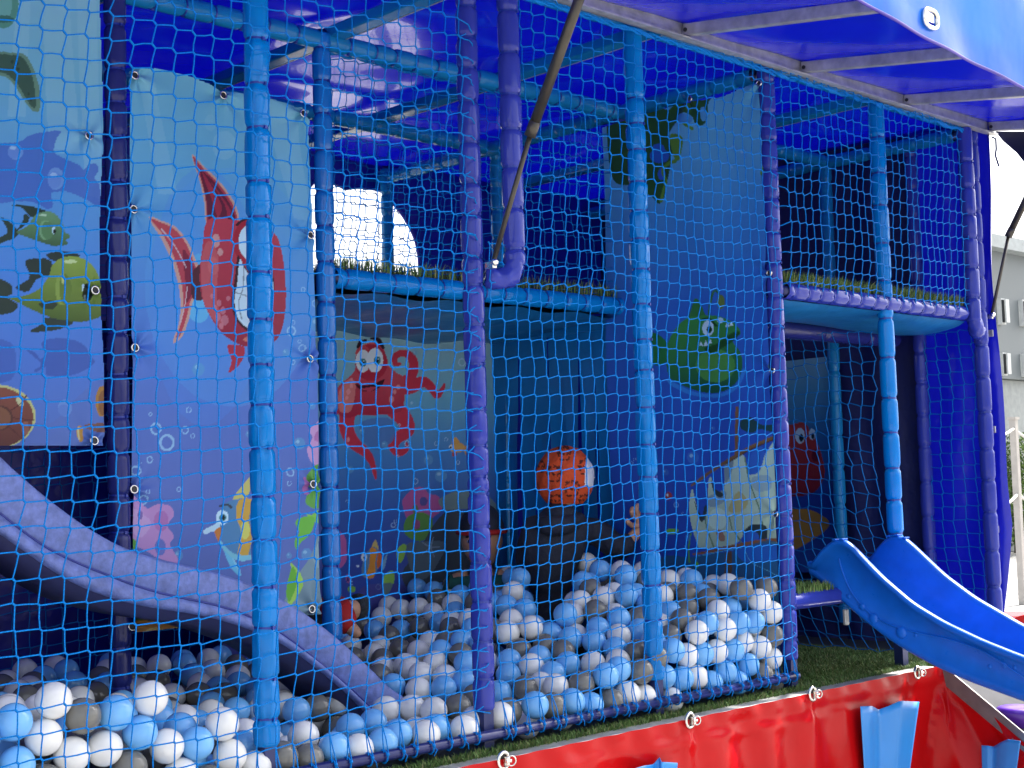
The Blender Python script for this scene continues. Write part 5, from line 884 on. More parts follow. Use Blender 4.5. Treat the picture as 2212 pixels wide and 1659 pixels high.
# ------------------------------------------------------------ blue slide running out of the front (right)
XN, XW = 3.895, 4.215
rimN = [px(u, v, XN)[[1, 2]] for u, v in ((1748, 1232), (1770, 1198), (1796, 1172), (1815, 1165), (1835, 1172), (1868, 1208), (1908, 1249), (1975, 1306), (2041, 1346), (2125, 1386), (2208, 1419), (2330, 1460))]
botN = [px(u, v, XN)[[1, 2]] for u, v in ((1748, 1242), (1764, 1253), (1785, 1272), (1808, 1293), (1858, 1336), (1908, 1376), (1958, 1408), (2015, 1439), (2091, 1473), (2208, 1516), (2330, 1555))]
rimF = [px(u, v, XW)[[1, 2]] for u, v in ((1878, 1216), (1895, 1188), (1912, 1168), (1930, 1158), (1950, 1160), (1962, 1168), (1995, 1199), (2041, 1243), (2108, 1293), (2212, 1353), (2330, 1410))]
def pf_(l):
    A = np.array(l); o = np.argsort(A[:, 0]); return lambda d: np.interp(d, A[o, 0], A[o, 1])
fN, fB, fF = pf_(rimN), pf_(botN), pf_(rimF)
dS = np.linspace(min(rimN[0][0], .14), -.86, 90)
def smooth(a, k=5): return np.convolve(np.pad(a, k//2, mode='edge'), np.ones(k)/k, 'valid')
zN, zB, zF = smooth(fN(dS)), smooth(fB(dS)), smooth(fF(dS))
bs = thing('slide', 'bright blue moulded slide running down out of the right bay, pale rims', 'slide', (0, 0, 0))
V = []
for d, a, b, c in zip(dS, zN, zB, zF):
    bed = b+.035; w = XW-XN; a = max(a, bed+.012); c = max(c, bed+.012)
    row = [(XN+.03, b-.004), (XN+.008, b), (XN-.006, b+.012), (XN-.004, b+.028), (XN+.0, b+.032), (XN-.002, (a+b)/2), (XN-.002, a-.018), (XN-.014, a-.014), (XN-.017, a-.004), (XN-.009, a+.004), (XN+.006, a+.005), (XN+.019, a-.002), (XN+.022, a-.014), (XN+.028, (a+bed)/2), (XN+.05, bed+.012), (XN+.09, bed),
           (XN+w/2, bed-.002), (XW-.09, bed), (XW-.05, bed+.012), (XW-.026, (c+bed)/2), (XW-.020, c-.013), (XW-.017, c-.002), (XW-.006, c+.005), (XW+.008, c+.004), (XW+.016, c-.004), (XW+.010, c-.014), (XW+.004, (b+c)/2), (XW, b)]
    V += [(x, d, z) for x, z in row]
K = len(row); F = [(i*K+k, i*K+k+1, (i+1)*K+k+1, (i+1)*K+k) for i in range(len(dS)-1) for k in range(K-1)]
fast('trough', V, F, bs, [SLIDEB])
for (u, v, r) in ((1811, 1273, 4), (1833, 1288, 5), (1862, 1310, 8), (1887, 1336, 12), (1947, 1366, 13), (1978, 1372, 4.5), (2138, 1440, 5), (2170, 1437, 6), (2192, 1442, 4)):
    q = px(u, v, XN-.002); MB().ball((q[0], q[1], q[2]), r*.00145, 14, 0, (.45, 1, 1)).build('embossed_dot', SLIDEB, bs, True)
for lst in (((1812, 1205), (1820, 1235), (1840, 1280), (1880, 1325), (1930, 1352), (1990, 1368), (2060, 1384), (2130, 1410), (2215, 1466)), ):
    pts = cat_rom([px(u, v, XN-.003) for u, v in lst], 5, False)
    MB().tube([tuple(q) for q in pts], [.0005]+[.0028]*(len(pts)-2)+[.001], 6).build('embossed_swirl', SLIDEB, bs, True)
for (l, X) in ((((1806, 1168), (1822, 1167)), XN), (((1922, 1160), (1940, 1158), (1956, 1164)), XW)):
    for u, v in l: q = px(u, v, X); MB().box((X, q[1], q[2]+.0035), (.03, .014, .006), bev=.002).build('grip_rib', SLIDEB, bs)
# ------------------------------------------------------------ raised awning; its unseen left stretch is added to shade the front-left balls
def awz(x, d): return 1.947+.15*d
aw = thing('awning', 'raised awning hatch with steel arms, ultramarine lining and glossy blue valance', 'awning', (0, 0, 0))
MB().box((2.85, -.003, 1.927), (4.28, .006, .05)).build('hinge_rail', GALV, aw)
hr2 = MB(); hr2.box((2.85, -.018, 1.904), (4.28, .026, .005)); hr2.build('rail_flange', GALV, aw)
for x in (.80, 1.40, 1.98, 2.34, 2.575, 3.168, 3.756, 4.372, 4.972):  # arms left of the long strut carry the added, unseen stretch
    a = (x, -.008, awz(x, 0)-.014); b = (x, -.655, awz(x, -.655)-.014)
    ar = MB().beam(a, b, .026, .034, bev=.002).build('awning_arm', GALV, aw)
    MB().tube([(x-.0165, -.02, awz(x, 0)-.018), (x-.0125, -.02, awz(x, 0)-.018)], .006, 10).build('arm_bolt', DARKST, ar)
V = []; nx, ny = 130, 26
for i in range(nx+1):
    for j in range(ny+1):
        x = .7+4.32*i/nx; d = .0-.632*j/ny
        k = [.7, 1.40, 1.98, 2.575, 3.168, 3.756, 4.372, 4.972, 5.1]; q = max(0, int(np.searchsorted(k, x))-1); f = (x-k[q])/(k[min(q+1, 8)]-k[q]+1e-6)
        V.append((x, d, awz(x, d)+.008+.004*math.sin(x*11+d*9)-.010*math.sin(PI*min(1, max(0, f)))))
fast('lining', V, [(i*(ny+1)+j, (i+1)*(ny+1)+j, (i+1)*(ny+1)+j+1, i*(ny+1)+j+1) for i in range(nx) for j in range(ny)], aw, [AWNM])
def flb(x): return 1.826-.088*max(-.05, x-2.97)+.004*math.sin(x*9)
ec = pd(2012, 40, -.665)
V = []; nx, nz = 440, 60; cen = []
for i in range(nx+1):
    for j in range(nz+1):
        x = .7+4.4*i/nx; t = j/nz; zb = flb(x); z = zb+(2.13-zb)*t
        dent = .02*math.exp(-(((x-ec[0])/.10)**2+((z-ec[2]-.02)/.06)**2))
        V.append((x, -.665+.010*math.sin(x*4+1)*(1-t)+.006*math.sin(x*9+t*3)+.0025*math.sin(x*23+t*5)*(1-t)+.006*math.sin(t*4+x*2)-.02*t, z))
F = []
for i in range(nx):
    for j in range(nz):
        q = (np.array(V[i*(nz+1)+j])+np.array(V[(i+1)*(nz+1)+j+1]))/2
        if ((q[0]-ec[0])/.030)**2+((q[2]-ec[2])/.021)**2 < 1: continue
        F.append((i*(nz+1)+j, (i+1)*(nz+1)+j, (i+1)*(nz+1)+j+1, i*(nz+1)+j+1))
fast('valance', V, F, aw, [FLAPM])
MB().tube([(.7+4.4*i/nx, V[i*(nz+1)][1], V[i*(nz+1)][2]) for i in range(nx+1)], .0045, 6).build('valance_hem', surf('violet_hem', (.06, .03, .35), .3, bstr=0), aw, True)
b = MB(); rw, rh = .034, .024; ysf = min(V, key=lambda q: (q[0]-ec[0])**2+(q[2]-ec[2])**2)[1]; sup = [(ec[0]+rw*np.sign(math.cos(a))*abs(math.cos(a))**.7, ysf-.005, ec[2]+rh*np.sign(math.sin(a))*abs(math.sin(a))**.7) for a in np.linspace(0, 2*PI, 41)[:-1]]
b.tube(sup, .0065, 10, closed=True); b.build('oval_eyelet', CHROME, aw, True)
dk2 = [px(u, v, 5.03) for u, v in ((2150, 284), (2235, 284), (2235, 372), (2212, 350), (2196, 330), (2182, 318), (2166, 304))]
tag(MB().prism([tuple(q) for q in dk2], (.02, 0, 0)).build('tarp_flap', surf('dark_tarp', (.012, .014, .035), .4)), 'dark folded tarpaulin edge under the right end of the awning', 'tarpaulin')
def strut(x, a, m, b, label, r):
    t = thing('gas_strut', label, 'strut', (x, a[0], a[1])); o = lambda p: (0, p[0]-a[0], p[1]-a[1])
    MB().tube([o(a), o(m)], r*.5, 12).build('rod', STRUTM, t, True)
    mm = (m[0]+(b[0]-m[0])*.08, m[1]+(b[1]-m[1])*.08)
    MB().tube([o(m), o(mm)], r*1.12, 16).build('collar', STRUTM, t, True)
    MB().tube([o(mm), o(b)], r, 16).build('cylinder', STRUTM, t, True)
    MB().ball((0, -.002, -.006), r*.8, 10).box((0, .012, -.012), (.014, .03, .018), bev=.002).build('ball_end', CHROME, t, True)
    return t
strut(2.345, (-.05, 1.185), (-.185, 1.462), (-.43, 1.865), 'long bronze grey gas strut holding up the awning beside the violet post', .0125)
strut(4.93, (.0, 1.225), (-.078, 1.500), (-.30, 1.87), 'gas strut at the far right end, against the white sky', .0125)
# ------------------------------------------------------------ red skirt and ramp
SYF = -.086
rs0, rs1 = px(2030, 1446, 4.285), px(2212, 1598, 4.285)
def rz_(y): return rs0[2]+(rs1[2]-rs0[2])*(y-rs0[1])/(rs1[1]-rs0[1])
sk = thing('red_skirt', 'glossy red tarpaulin skirt below the trailer floor, wrinkled, turning in at the ramp', 'tarpaulin', (0, 0, 0))
FX = [pd(u, v, SYF-.01)[0] for u, v in ((1087, 1643), (1490, 1556), (1755, 1499), (1981, 1453))]
V = []; nu, nv = 420, 60
for i in range(nu+1):
    for j in range(nv+1):
        t = j/nv; zz = -.55*t; r = .012+.30*(t**1.0)*.55; Lf = (4.285-r)-.9; La = r*PI/2; Ls = .85; s = 4.6*i/nu
        if s < Lf: x, y = .9+s, SYF; nx_, ny_ = 0, -1
        elif s < Lf+La: a = (s-Lf)/r; x, y = 4.285-r+r*math.sin(a), SYF-r+r*math.cos(a); nx_, ny_ = -math.sin(a), -math.cos(a)
        else: x, y = 4.285, SYF-r-(s-Lf-La); nx_, ny_ = -1, 0
        ztop = .006 if y > rs0[1]-.02 else min(.006, rz_(y)-.004)
        f = min(1, t*6)
        q = .006*f*math.sin(s*13+.8*math.sin(zz*9))+.0065*f*math.sin(s*27+zz*5+1.3*math.sin(s*5))+.003*math.sin(s*57+zz*30)*max(0, 1-t*5)+.0035*math.sin(zz*70+s*3)*math.exp(-((t-.10)/.05)**2)
        for fx in FX:
            dx = x-fx
            if ny_ == -1 and abs(dx) < .5: q += .010*math.exp(-(dx/(.022+.10*t))**2)*math.exp(-t*4)*math.cos(dx*90/(1+5*t))
        if ny_ != -1: q += .02*math.sin(zz*11+s*5)*f+.01*math.sin(s*23+zz*7)
        q = max(q, -.0125); V.append((x+nx_*q, y+ny_*q, ztop+zz*(1 if ztop > -.2 else .9)))
fast('skirt_sheet', V, [(i*(nv+1)+j, i*(nv+1)+j+1, (i+1)*(nv+1)+j+1, (i+1)*(nv+1)+j) for i in range(nu) for j in range(nv)], sk, [REDT])
for (u, v), fx in zip(((1087, 1643), (1490, 1556), (1755, 1499), (1981, 1453)), FX):
    c = pd(u, v, SYF-.006); n = MB()
    fs = thing('turn_fastener', '', 'fastener', tuple(c)); fs.parent = sk; del fs['category']
    if 'label' in fs: del fs['label']
    bpy.data.objects.remove(fs)
    pl = MB(); pl.tube([(c[0]+.0165*math.cos(a), c[1]-.001, c[2]+.019*math.sin(a)) for a in np.linspace(0, 2*PI, 25)[:-1]], .0045, 8, closed=True)
    pl.add([(c[0]+.014*math.cos(a), c[1]+.001, c[2]+.016*math.sin(a)) for a in np.linspace(0, 2*PI, 17)[:-1]], [tuple(range(15, -1, -1))], 1)
    po = pl.build('turn_fastener', [CHROME, DARKST], sk, True)
    kb = MB(); kb.box((c[0], c[1]-.011, c[2]), (.009, .016, .020), bev=.002).box((c[0], c[1]-.019, c[2]+.001), (.017, .006, .008), bev=.002); kb.build('turn_knob', CHROME, po)
    rg = MB(); rg.tube([(c[0]+.014+.0105*math.cos(a), c[1]-.012-.005*math.cos(a), c[2]-.001+.0115*math.sin(a)) for a in np.linspace(0, 2*PI, 19)[:-1]], .0018, 6, closed=True); rg.build('wire_ring', CHROME, po, True)
rp = thing('ramp', 'grey sheet metal ramp with steel edge sloping down under the blue slide', 'ramp', (0, 0, 0))
ya, yb = rs0[1]+.02, -1.15
MB().prism([(4.285, ya, rz_(ya)-.012), (4.95, ya, rz_(ya)-.012), (4.95, yb, rz_(yb)-.012), (4.285, yb, rz_(yb)-.012)], (0, 0, -.012)).build('ramp_sheet', RAMPM, rp)
MB().beam((4.283, ya, rz_(ya)-.006), (4.283, yb, rz_(yb)-.006), .006, .05).build('edge_angle', surf('dull_steel_edge', (.17, .145, .14), .5, metal=.2, vscale=20, var=.2), rp)
MB().beam((4.296, ya, rz_(ya)+.004), (4.296, yb, rz_(yb)+.004), .012, .004).build('rubber_strip', DARKST, rp)
cpt = px(2200, 1537, 4.40)
ft = MB(); prof_ = [(.030, -.05), (.055, -.045), (.07, -.02), (.075, .0), (.070, .012), (.055, .016), (.03, .012)]
ft.add([(cpt[0]+r*math.cos(a), cpt[1]+r*math.sin(a), cpt[2]+z) for r, z in prof_ for a in np.linspace(0, 2*PI, 25)[:-1]], [(i*24+k, i*24+(k+1) % 24, (i+1)*24+(k+1) % 24, (i+1)*24+k) for i in range(len(prof_)-1) for k in range(24)]+[tuple(range((len(prof_)-1)*24, len(prof_)*24))])
tag(ft.build('plastic_bowl', PURP, None, True), 'purple plastic bowl foot standing on the grey ramp under the slide', 'bowl')
fr = [pr(u, v, 5.6) for u, v in ((2160, 1352), (2182, 1338), (2200, 1331), (2240, 1322), (2300, 1330), (2300, 1420), (2160, 1420))]
tag(MB().prism([tuple(q) for q in fr], (.05, .2, -.01)).build('red_tarp', REDT), 'corner of red tarpaulin beyond the blue slide at the right', 'tarpaulin')
# sky blue straps standing off the skirt
def strap(name, label, top, bot, ds, yb_=0, X=None):
    V = []; n = 40; tu = np.interp(np.linspace(0, 1, n+1), np.linspace(0, 1, len(top)), [q[0] for q in top]); tv = np.interp(np.linspace(0, 1, n+1), np.linspace(0, 1, len(top)), [q[1] for q in top])
    bu = np.interp(np.linspace(0, 1, n+1), np.linspace(0, 1, len(bot)), [q[0] for q in bot]); bv = np.interp(np.linspace(0, 1, n+1), np.linspace(0, 1, len(bot)), [q[1] for q in bot]); dd = np.interp(np.linspace(0, 1, n+1), np.linspace(0, 1, len(ds)), ds)
    dd = np.convolve(np.pad(dd, 2, mode='edge'), np.ones(5)/5, 'valid')
    m = 10
    for i in range(n+1):
        for j in range(m+1):
            f = j/m; u = tu[i]+(bu[i]-tu[i])*f; v = tv[i]+(bv[i]-tv[i])*f
            q = pd(u, v, SYF-dd[i]*(1-.3*f)) if X is None else px(u, v, X-dd[i]*(1-.3*f)); V.append(tuple(q))
    o = fast(name, V, [(i*(m+1)+j, i*(m+1)+j+1, (i+1)*(m+1)+j+1, (i+1)*(m+1)+j) for i in range(n) for j in range(m)], None, [STRAPM])
    sm = o.modifiers.new('thick', 'SOLIDIFY'); sm.thickness = .0016; return tag(o, label, 'strap')
strap('vinyl_strap', 'large sky blue vinyl strap with folded top on the red skirt near the ramp', [(1859, 1526), (1884, 1525), (1898, 1533), (1920, 1525), (1942, 1515), (1950, 1514), (1986, 1516)], [(1869, 1690), (1888, 1690), (1896, 1694), (1916, 1690), (1936, 1690), (1944, 1690), (1962, 1690)], [.030, .032, .012, .03, .045, .048, .05])
strap('vinyl_strap', 'sky blue vinyl strap cut off by the bottom edge, left of the other straps', [(1374, 1659), (1392, 1654), (1412, 1651), (1424, 1636), (1428, 1646), (1450, 1647), (1464, 1648)], [(1378, 1720), (1395, 1720), (1412, 1720), (1422, 1720), (1430, 1720), (1446, 1720), (1458, 1720)], [.03, .03, .012, .02, .04, .045, .045])
strap('vinyl_strap', 'small greyish blue vinyl strap on the shaded side of the ramp skirt', [(2120, 1610), (2134, 1611), (2146, 1613), (2160, 1604), (2176, 1597), (2204, 1601)], [(2122, 1690), (2134, 1690), (2144, 1690), (2158, 1690), (2170, 1690), (2192, 1690)], [.02, .022, .008, .03, .04, .045], 0, 4.255)
# ------------------------------------------------------------ balls
BR = .035
def ball_mesh(name, m):
    b = MB(); n = 28; V = []; F = []; k = 18
    for i in range(k+1):
        th = PI*i/k; r = BR*(1+.012*math.exp(-((th-PI/2)/.03)**2))
        for q in range(n): V.append((r*math.sin(th)*math.cos(2*PI*q/n), r*math.sin(th)*math.sin(2*PI*q/n), BR*math.cos(th)))
    for i in range(k):
        for q in range(n): F.append((i*n+q, (i+1)*n+q, (i+1)*n+(q+1) % n, i*n+(q+1) % n))
    me = bpy.data.meshes.new(name); me.from_pydata(V, [], F); me.materials.append(m); me.polygons.foreach_set('use_smooth', [True]*len(F)); me.update(); return me
BM = {k: ball_mesh('ball_'+n, BALLM[k]) for k, n in (('W', 'white'), ('B', 'light_blue'), ('G', 'grey'))}
CN = {'W': 'white', 'B': 'light blue', 'G': 'dark grey'}
def zone(x, y, u):
    if u < 590: return 'left of the turquoise front post'
    if u < 1065: return 'between the turquoise and middle violet posts'
    if u < 1430: return 'between the middle violet and sky blue posts'
    return 'in the heap right of the sky blue post'
def proj(p):
    c = ROT.T @ (np.array(p)-CAMP); return PW/2+FPX*c[0]/-c[2], PH/2-FPX*c[1]/-c[2], -c[2]
for i, (p, ci) in enumerate(zip(BALLS, BCOL)):
    c = ('W', 'B', 'G')[ci]
    o = bpy.data.objects.new('ball', BM[c]); COL.objects.link(o); o.location = p; o.rotation_euler = (RND.uniform(0, 3), RND.uniform(0, 3), RND.uniform(0, 3))
    u, v, z_ = proj(p); zn = zone(p[0], p[1], u)
    tag(o, 'glossy %s plastic ball %s' % (CN[c], zn), 'ball', '%s balls %s' % (CN[c], zn))
bm_ = MB(); vs, fs, mi = [], [], []
sv = np.array([v.co for v in BM['W'].vertices]); sf = np.array([list(f.vertices) for f in BM['W'].polygons])
for i, p in enumerate(BFILL):
    vs.append(sv+np.array(p)); fs.append(sf+len(sv)*i); mi += [RND.choice((0, 0, 1, 1, 2))]*len(sf)
fb = fast('more_balls', np.concatenate(vs), np.concatenate(fs), None, [BALLM['W'], BALLM['B'], BALLM['G']], True, mi); tag(fb, None, None, None, 'stuff')
# ------------------------------------------------------------ people
def skinned(name, J, E, mat, parent, lv=2, root=0):
    """J: {key:(pos, radius)}; one continuous skinned surface"""
    keys = list(J); me = bpy.data.meshes.new(name); ix = {k: i for i, k in enumerate(keys)}
    me.from_pydata([tuple(map(float, J[k][0])) for k in keys], [(ix[a], ix[b]) for a, b in E], []); me.update()
    o = link(name, me, parent, False, [mat]); o.modifiers.new('skin', 'SKIN')
    for i, k in enumerate(keys):
        r = J[k][1]; r = r if isinstance(r, tuple) else (r, r); me.skin_vertices[0].data[i].radius = r; me.skin_vertices[0].data[i].use_root = (i == root)
    o.modifiers['skin'].use_smooth_shade = True
    sb = o.modifiers.new('sub', 'SUBSURF'); sb.levels = lv; sb.render_levels = lv
    return o
def headmesh(name, c, f, mat, parent, R=.075):
    """head with brow, nose, mouth and chin; f = facing direction"""
    f = Vector(f).normalized(); s = Vector((0, 0, 1)).cross(f).normalized(); u = f.cross(s); c = Vector(c); V = []; n, m = 40, 30
    for i in range(m+1):
        th = PI*i/m
        for k in range(n):
            a = 2*PI*k/n; x, y, z = math.sin(th)*math.cos(a), math.sin(th)*math.sin(a), math.cos(th)
            q = Vector((x*1.0, y*.84, z*1.16))
            if z < 0: q.y *= 1+.30*z; q.x *= 1+.10*z
            if x > .3:
                q.x += .20*math.exp(-(y/.12)**2-((z+.16)/.15)**2)+.05*math.exp(-(y/.10)**2-((z-.02)/.2)**2)   # nose
                q.x -= .07*(math.exp(-((y-.36)/.15)**2-((z-.06)/.10)**2)+math.exp(-((y+.36)/.15)**2-((z-.06)/.10)**2))   # eye sockets
                q.x += .05*math.exp(-(y/.28)**2-((z+.50)/.06)**2)+.05*math.exp(-(y/.24)**2-((z+.62)/.06)**2)+.06*math.exp(-(y/.2)**2-((z+.85)/.1)**2)
            V.append(c+(f*q.x+s*q.y+u*q.z)*R)
    F = [(i*n+k, (i+1)*n+k, (i+1)*n+(k+1) % n, i*n+(k+1) % n) for i in range(m) for k in range(n)]
    return V, F, f, s, u
# --- child in the orange cap, kneeling with the back to us
DH = .72
c1 = thing('person', 'child kneeling in the balls seen from behind, dark jacket, patterned orange cap', 'person', (0, 0, 0))
J = lambda u, v, d: pd(u, v, d)
hd = Vector(J(1220, 1028, DH)); f1 = Vector((.60, -.72, -.05))
body = {'pelvis': (J(1190, 1288, .76), .036), 'waist': (J(1192, 1240, .75), .045), 'chest': (J(1200, 1165, .73), .055), 'neck0': (J(1210, 1112, .72), .032), 'neck': (J(1216, 1085, .72), .034), 'head': (hd-Vector((0, 0, .012)), .066), 'crown': (hd+Vector((0, 0, .045)), .058),
        'sl': (J(1150, 1138, .78), .030), 'el': (J(1140, 1215, .84), .024), 'wl': (J(1165, 1262, .95), .02), 'hl': (J(1172, 1275, .98), .018),
        'sr': (J(1275, 1140, .69), .030), 'er': (J(1345, 1186, .60), .024), 'wr': (J(1374, 1152, .57), .020), 'pr': (J(1387, 1131, .565), .016),
        'kl': (J(1165, 1395, .66), .026), 'al': (J(1150, 1400, .92), .022), 'kr': (J(1235, 1390, .62), .026), 'ar': (J(1235, 1400, .9), .022)}
E = [('pelvis', 'waist'), ('waist', 'chest'), ('chest', 'neck0'), ('neck0', 'neck'), ('neck', 'head'), ('head', 'crown'), ('chest', 'sl'), ('sl', 'el'), ('el', 'wl'), ('wl', 'hl'), ('chest', 'sr'), ('sr', 'er'), ('er', 'wr'), ('wr', 'pr'), ('pelvis', 'kl'), ('kl', 'al'), ('pelvis', 'kr'), ('kr', 'ar')]
fing = [((1369, 1118), (1364, 1105), (1367, 1095)), ((1376, 1114), (1374, 1099), (1378, 1088)), ((1384, 1114), (1386, 1099), (1390, 1089)), ((1391, 1117), (1396, 1104), (1400, 1096)), ((1366, 1136), (1356, 1128), (1352, 1119))]
for i, (a, b_, c_) in enumerate(fing):
    body['f%da' % i] = (J(*a, .562), .0092); body['f%db' % i] = (J(*b_, .552), .0085); body['f%dc' % i] = (J(*c_, .558), .007); E += [('pr', 'f%da' % i), ('f%da' % i, 'f%db' % i), ('f%db' % i, 'f%dc' % i)]
skinned('body', body, E, SKIN, c1)
jk = {'hem': (J(1186, 1300, .76), (.088, .075)), 'waist': (J(1190, 1235, .75), (.088, .075)), 'chest': (J(1200, 1165, .73), (.094, .078)), 'yoke': (J(1209, 1122, .72), (.070, .058)), 'collar': (J(1217, 1086, .72), .058), 'sl': (J(1148, 1142, .78), .050), 'el': (J(1138, 1215, .84), .042), 'wl': (J(1162, 1258, .94), .033), 'sr': (J(1282, 1142, .69), .050), 'er': (J(1342, 1190, .60), .052), 'wr': (J(1370, 1160, .57), .036)}
skinned('jacket', jk, [('hem', 'waist'), ('waist', 'chest'), ('chest', 'yoke'), ('yoke', 'collar'), ('chest', 'sl'), ('sl', 'el'), ('el', 'wl'), ('chest', 'sr'), ('sr', 'er'), ('er', 'wr')], NAVYC, c1)
hood = {'a': (J(1160, 1128, .74), .030), 'b': (J(1185, 1138, .68), .036), 'c': (J(1225, 1135, .66), .034), 'd': (J(1258, 1118, .69), .026)}
skinned('hood', hood, [('a', 'b'), ('b', 'c'), ('c', 'd')], NAVYC, c1)
tr = {'hip': (J(1190, 1266, .76), .072), 'hip2': (J(1190, 1310, .75), .082), 'tl': (J(1172, 1345, .72), .058), 'kl': (J(1165, 1395, .66), .052), 'al': (J(1150, 1402, .92), .045), 'trr': (J(1215, 1345, .69), .058), 'kr': (J(1232, 1392, .62), .052), 'ar': (J(1235, 1402, .9), .045)}
skinned('trousers', tr, [('hip', 'hip2'), ('hip2', 'tl'), ('tl', 'kl'), ('kl', 'al'), ('hip2', 'trr'), ('trr', 'kr'), ('kr', 'ar')], BLACKC, c1)
# cap: a printed shell over the head
n, m = 150, 90; s1 = Vector((0, 0, 1)).cross(f1).normalized(); u1 = f1.cross(s1).normalized(); V = []; CC = []
org, wht, drk = np.array(lin((214, 84, 46))), np.array(lin((222, 226, 235))), np.array(lin((92, 42, 32)))
vd = (Vector(CAMP)-hd).normalized(); vr = vd.cross(Vector((0, 0, -1))).normalized()*-1; vr = Vector((ROT[0][0], ROT[1][0], ROT[2][0])); vu = Vector((ROT[0][1], ROT[1][1], ROT[2][1]))
mot = [(-.42, .12, .30), (.22, -.38, .30), (.72, .34, .28), (-.05, .80, .26), (-.35, -.80, .24), (.68, -.80, .22), (-.95, .35, .22), (.30, .45, .01)]
for i in range(m+1):
    th = (PI*.80)*i/m
    for k in range(n):
        a = 2*PI*k/n; d_ = Vector((math.sin(th)*math.cos(a), math.sin(th)*math.sin(a), math.cos(th)))
        fold = 1+.012*math.sin(a*9+th*6)+.01*math.sin(a*4-th*9)
        P = hd+(f1*d_.x*.103+s1*d_.y*.094+u1*d_.z*.104)*fold+Vector((0, 0, -.006)); V.append(tuple(P))
        e = (P-hd); ca, cb = e.dot(vr)/.09, e.dot(vu)/.095; col = org
        if e.dot(vd) > -.03:
            for (ma, mb, mr) in mot:
                x_, y_ = (ca-ma)/mr, (cb-mb)/mr; r_ = math.hypot(x_, y_); an = math.atan2(y_, x_)
                if r_ < 1.1:
                    edge_ = abs(r_-.85-.08*math.sin(an*5)) < .11 and math.sin(an*6+.5) > -.75
                    strp = r_ < .78 and math.sin(7*y_+2.2*math.cos(5*x_)) * math.cos(5.5*x_+.4) > .42
                    ear = math.hypot(abs(x_)-.6, y_-.72) < .2
                    if edge_ or strp or ear: col = drk
        if d_.x > .72 and d_.z > -.25: col = wht
        CC.append(col)
cp = fast('cap', V, [(i*n+k, (i+1)*n+k, (i+1)*n+(k+1) % n, i*n+(k+1) % n) for i in range(m) for k in range(n)], c1, [CAPM]); cp['label'] = 'orange cap printed with dark animal heads and a white front panel'
at = cp.data.color_attributes.new('print', 'FLOAT_COLOR', 'POINT'); rg_ = np.ones((len(V), 4), dtype=np.float32); rg_[:, :3] = np.array(CC)
if len(at.data) == len(rg_): at.data.foreach_set('color', rg_.ravel())
vz = [hd+f1*.085*math.cos(a)+s1*.072*math.sin(a)+u1*.012 for a in np.linspace(-1.1, 1.1, 13)]; vo = [hd+f1*(.085*math.cos(a)+.018*math.cos(a))+s1*.070*math.sin(a)-u1*.006 for a in np.linspace(-1.1, 1.1, 13)]
MB().add([tuple(q) for q in vz+vo], [(i, i+1, 14+i, 13+i) for i in range(12)]).build('visor', WHITEC, cp).modifiers.new('thick', 'SOLIDIFY').thickness = .004
# --- child peeping from behind the violet post
c2 = thing('person', 'smiling child in a dark red-banded cap sitting behind the middle violet post, teal top', 'person', (0, 0, 0))
h2 = Vector(J(1041, 1170, 1.02)); f2 = (Vector(CAMP)-h2); f2.z = -.02; f2.normalize(); f2 = (f2+Vector((-.25, 0, -.02))).normalized()
V, F, f_, s_, u_ = headmesh('head', h2, f2, SKIN, c2, .084)
R2 = .084
bd2 = MB(); bd2.add(V, F); 
bd2.tube(cat_rom([h2-u_*.05-f_*.01, h2-u_*.10-f_*.015, h2-u_*.15-f_*.02, h2-u_*.26-f_*.02], 4, False), [.030, .030, .030, .031, .033, .036, .045, .055, .065, .07, .072, .07, .065], 16)
for sg in (-1, 1):
    bd2.ball(h2+s_*(sg*.058)-u_*.002-f_*.006, .014, 10, 0, (.5, .6, 1.0))
    bd2.tube(cat_rom([h2-u_*.13+s_*sg*.05, h2-u_*.145+s_*sg*.10, h2-u_*.22+s_*sg*.12+f_*.03, h2-u_*.25+s_*sg*.08+f_*.10], 4, False), [.04, .038, .035, .034, .033, .032, .03, .028, .026, .024, .022, .02, .018], 12)
bd2.build('body', SKIN, c2, True)
for sg in (-1, 1):
    e = h2+f_*R2*.80+s_*sg*R2*.36+u_*R2*.07
    ey = MB().ball(e, .0105, 10, 0, (1, 1, .7)).build('eye', EYEW, c2, True); MB().ball(e+f_*.0058, .0072, 8).build('pupil', EYED, ey, True)
    MB().tube([e+u_*.014-s_*.012+f_*.004, e+u_*.018+f_*.006, e+u_*.014+s_*.012+f_*.003], .0038, 6).build('eyebrow', HAIRM, c2, True)
mt = [h2+f_*(R2*(.93-.22*t*t))+s_*t*R2*.34-u_*R2*(.545-.10*t*t) for t in np.linspace(-1, 1, 9)]
MB().tube(mt, [.001, .003, .0042, .005, .0052, .005, .0042, .003, .001], 8).build('mouth', LIPM, c2, True)
MB().tube([q+f_*.0035+u_*.0015 for q in mt[2:7]], [.001, .002, .0022, .002, .001], 6).build('teeth', WHITEC, c2, True)
ts = {'low': (h2-Vector((0, 0, .27))+Vector((0, .02, 0)), .085), 'mid': (h2-Vector((0, 0, .19)), .082), 'top': (h2-Vector((0, 0, .118)), .055), 'sl': (h2-u_*.145-s_*.10, .045), 'el': (h2-u_*.22-s_*.125+f_*.03, .036), 'wl': (h2-u_*.25-s_*.09+f_*.09, .028), 'sr': (h2-u_*.145+s_*.10, .045), 'er': (h2-u_*.22+s_*.125+f_*.03, .036), 'wr': (h2-u_*.25+s_*.09+f_*.09, .028)}
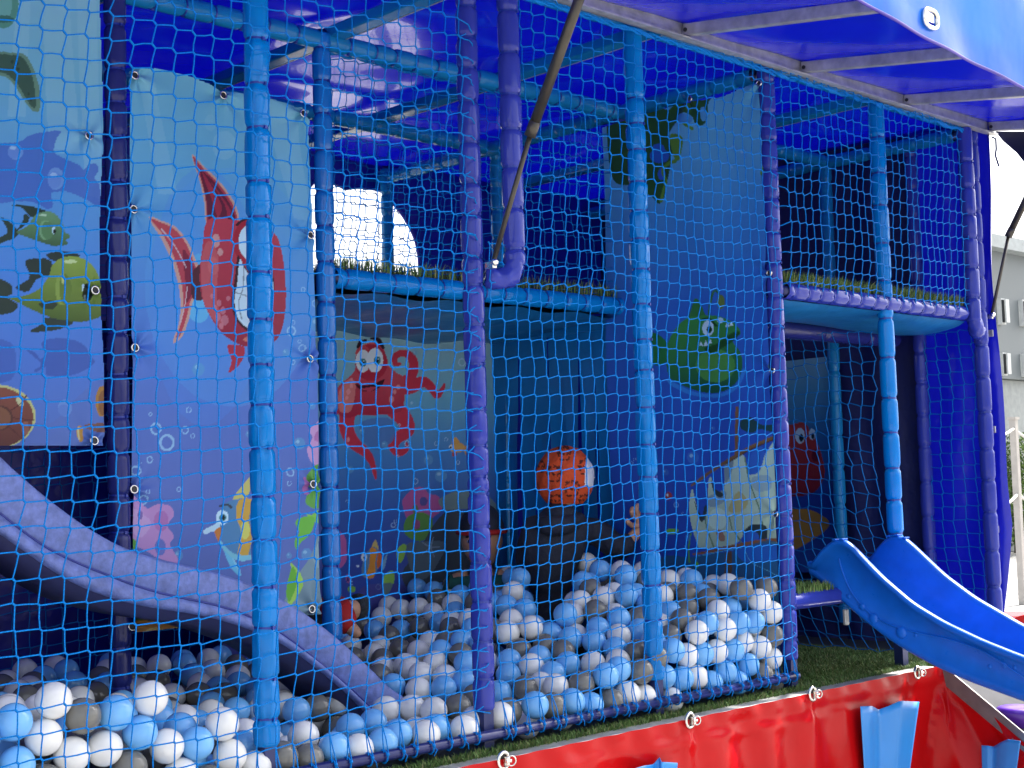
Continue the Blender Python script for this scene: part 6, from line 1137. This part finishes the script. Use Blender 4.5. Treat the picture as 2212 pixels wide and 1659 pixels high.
skinned('top', ts, [('low', 'mid'), ('mid', 'top'), ('mid', 'sl'), ('sl', 'el'), ('el', 'wl'), ('mid', 'sr'), ('sr', 'er'), ('er', 'wr')], TEALC, c2)
V = []; n = 30
for i in range(13):
    th = PI*.47*i/12
    for k in range(n):
        a = 2*PI*k/n; V.append(tuple(h2+u_*.028+(f_*math.sin(th)*math.cos(a)*1.06+s_*math.sin(th)*math.sin(a)*.94+u_*math.cos(th)*1.22)*R2))
cap2 = fast('cap', V, [(i*n+k, (i+1)*n+k, (i+1)*n+(k+1) % n, i*n+(k+1) % n) for i in range(12) for k in range(n)], c2, [NAVYC])
MB().tube([h2+u_*.034+(f_*math.cos(a)*1.07+s_*math.sin(a)*.95)*R2 for a in np.linspace(0, 2*PI, 25)[:-1]], .009, 8, closed=True).build('red_band', REDC, cap2, True)
# --- child lying low behind the blue post
c3 = thing('person', 'child in a red jacket and grey knit hood crouching low behind the blue post', 'person', (0, 0, 0))
b3 = {'pelvis': (J(690, 1335, .98), .05), 'chest': (J(724, 1325, .92), .055), 'neck': (J(752, 1316, .90), .028), 'head': (J(774, 1318, .90), .042), 's': (J(738, 1340, .84), .026), 'e': (J(764, 1362, .82), .02), 'h': (J(778, 1376, .80), .016), 'k': (J(690, 1380, .85), .04), 'a': (J(660, 1390, .95), .03)}
skinned('body', b3, [('pelvis', 'chest'), ('chest', 'neck'), ('neck', 'head'), ('chest', 's'), ('s', 'e'), ('e', 'h'), ('pelvis', 'k'), ('k', 'a')], SKIN, c3)
r3 = {'pelvis': (J(688, 1335, .98), .07), 'chest': (J(724, 1322, .92), .078), 'neck': (J(748, 1316, .90), .046), 's': (J(738, 1338, .84), .045), 'e': (J(764, 1360, .82), .034)}
skinned('jacket', r3, [('pelvis', 'chest'), ('chest', 'neck'), ('chest', 's'), ('s', 'e')], REDC, c3)
k3 = {'a': (J(758, 1312, .92), .050), 'b': (J(776, 1312, .92), .050), 'c': (J(786, 1322, .92), .036)}
skinned('knit_hood', k3, [('a', 'b'), ('b', 'c')], KNITG, c3)
t3 = {'p': (J(686, 1338, .98), .068), 'k': (J(690, 1382, .85), .05), 'a': (J(660, 1392, .95), .04)}
skinned('trousers', t3, [('p', 'k'), ('k', 'a')], BLACKC, c3)
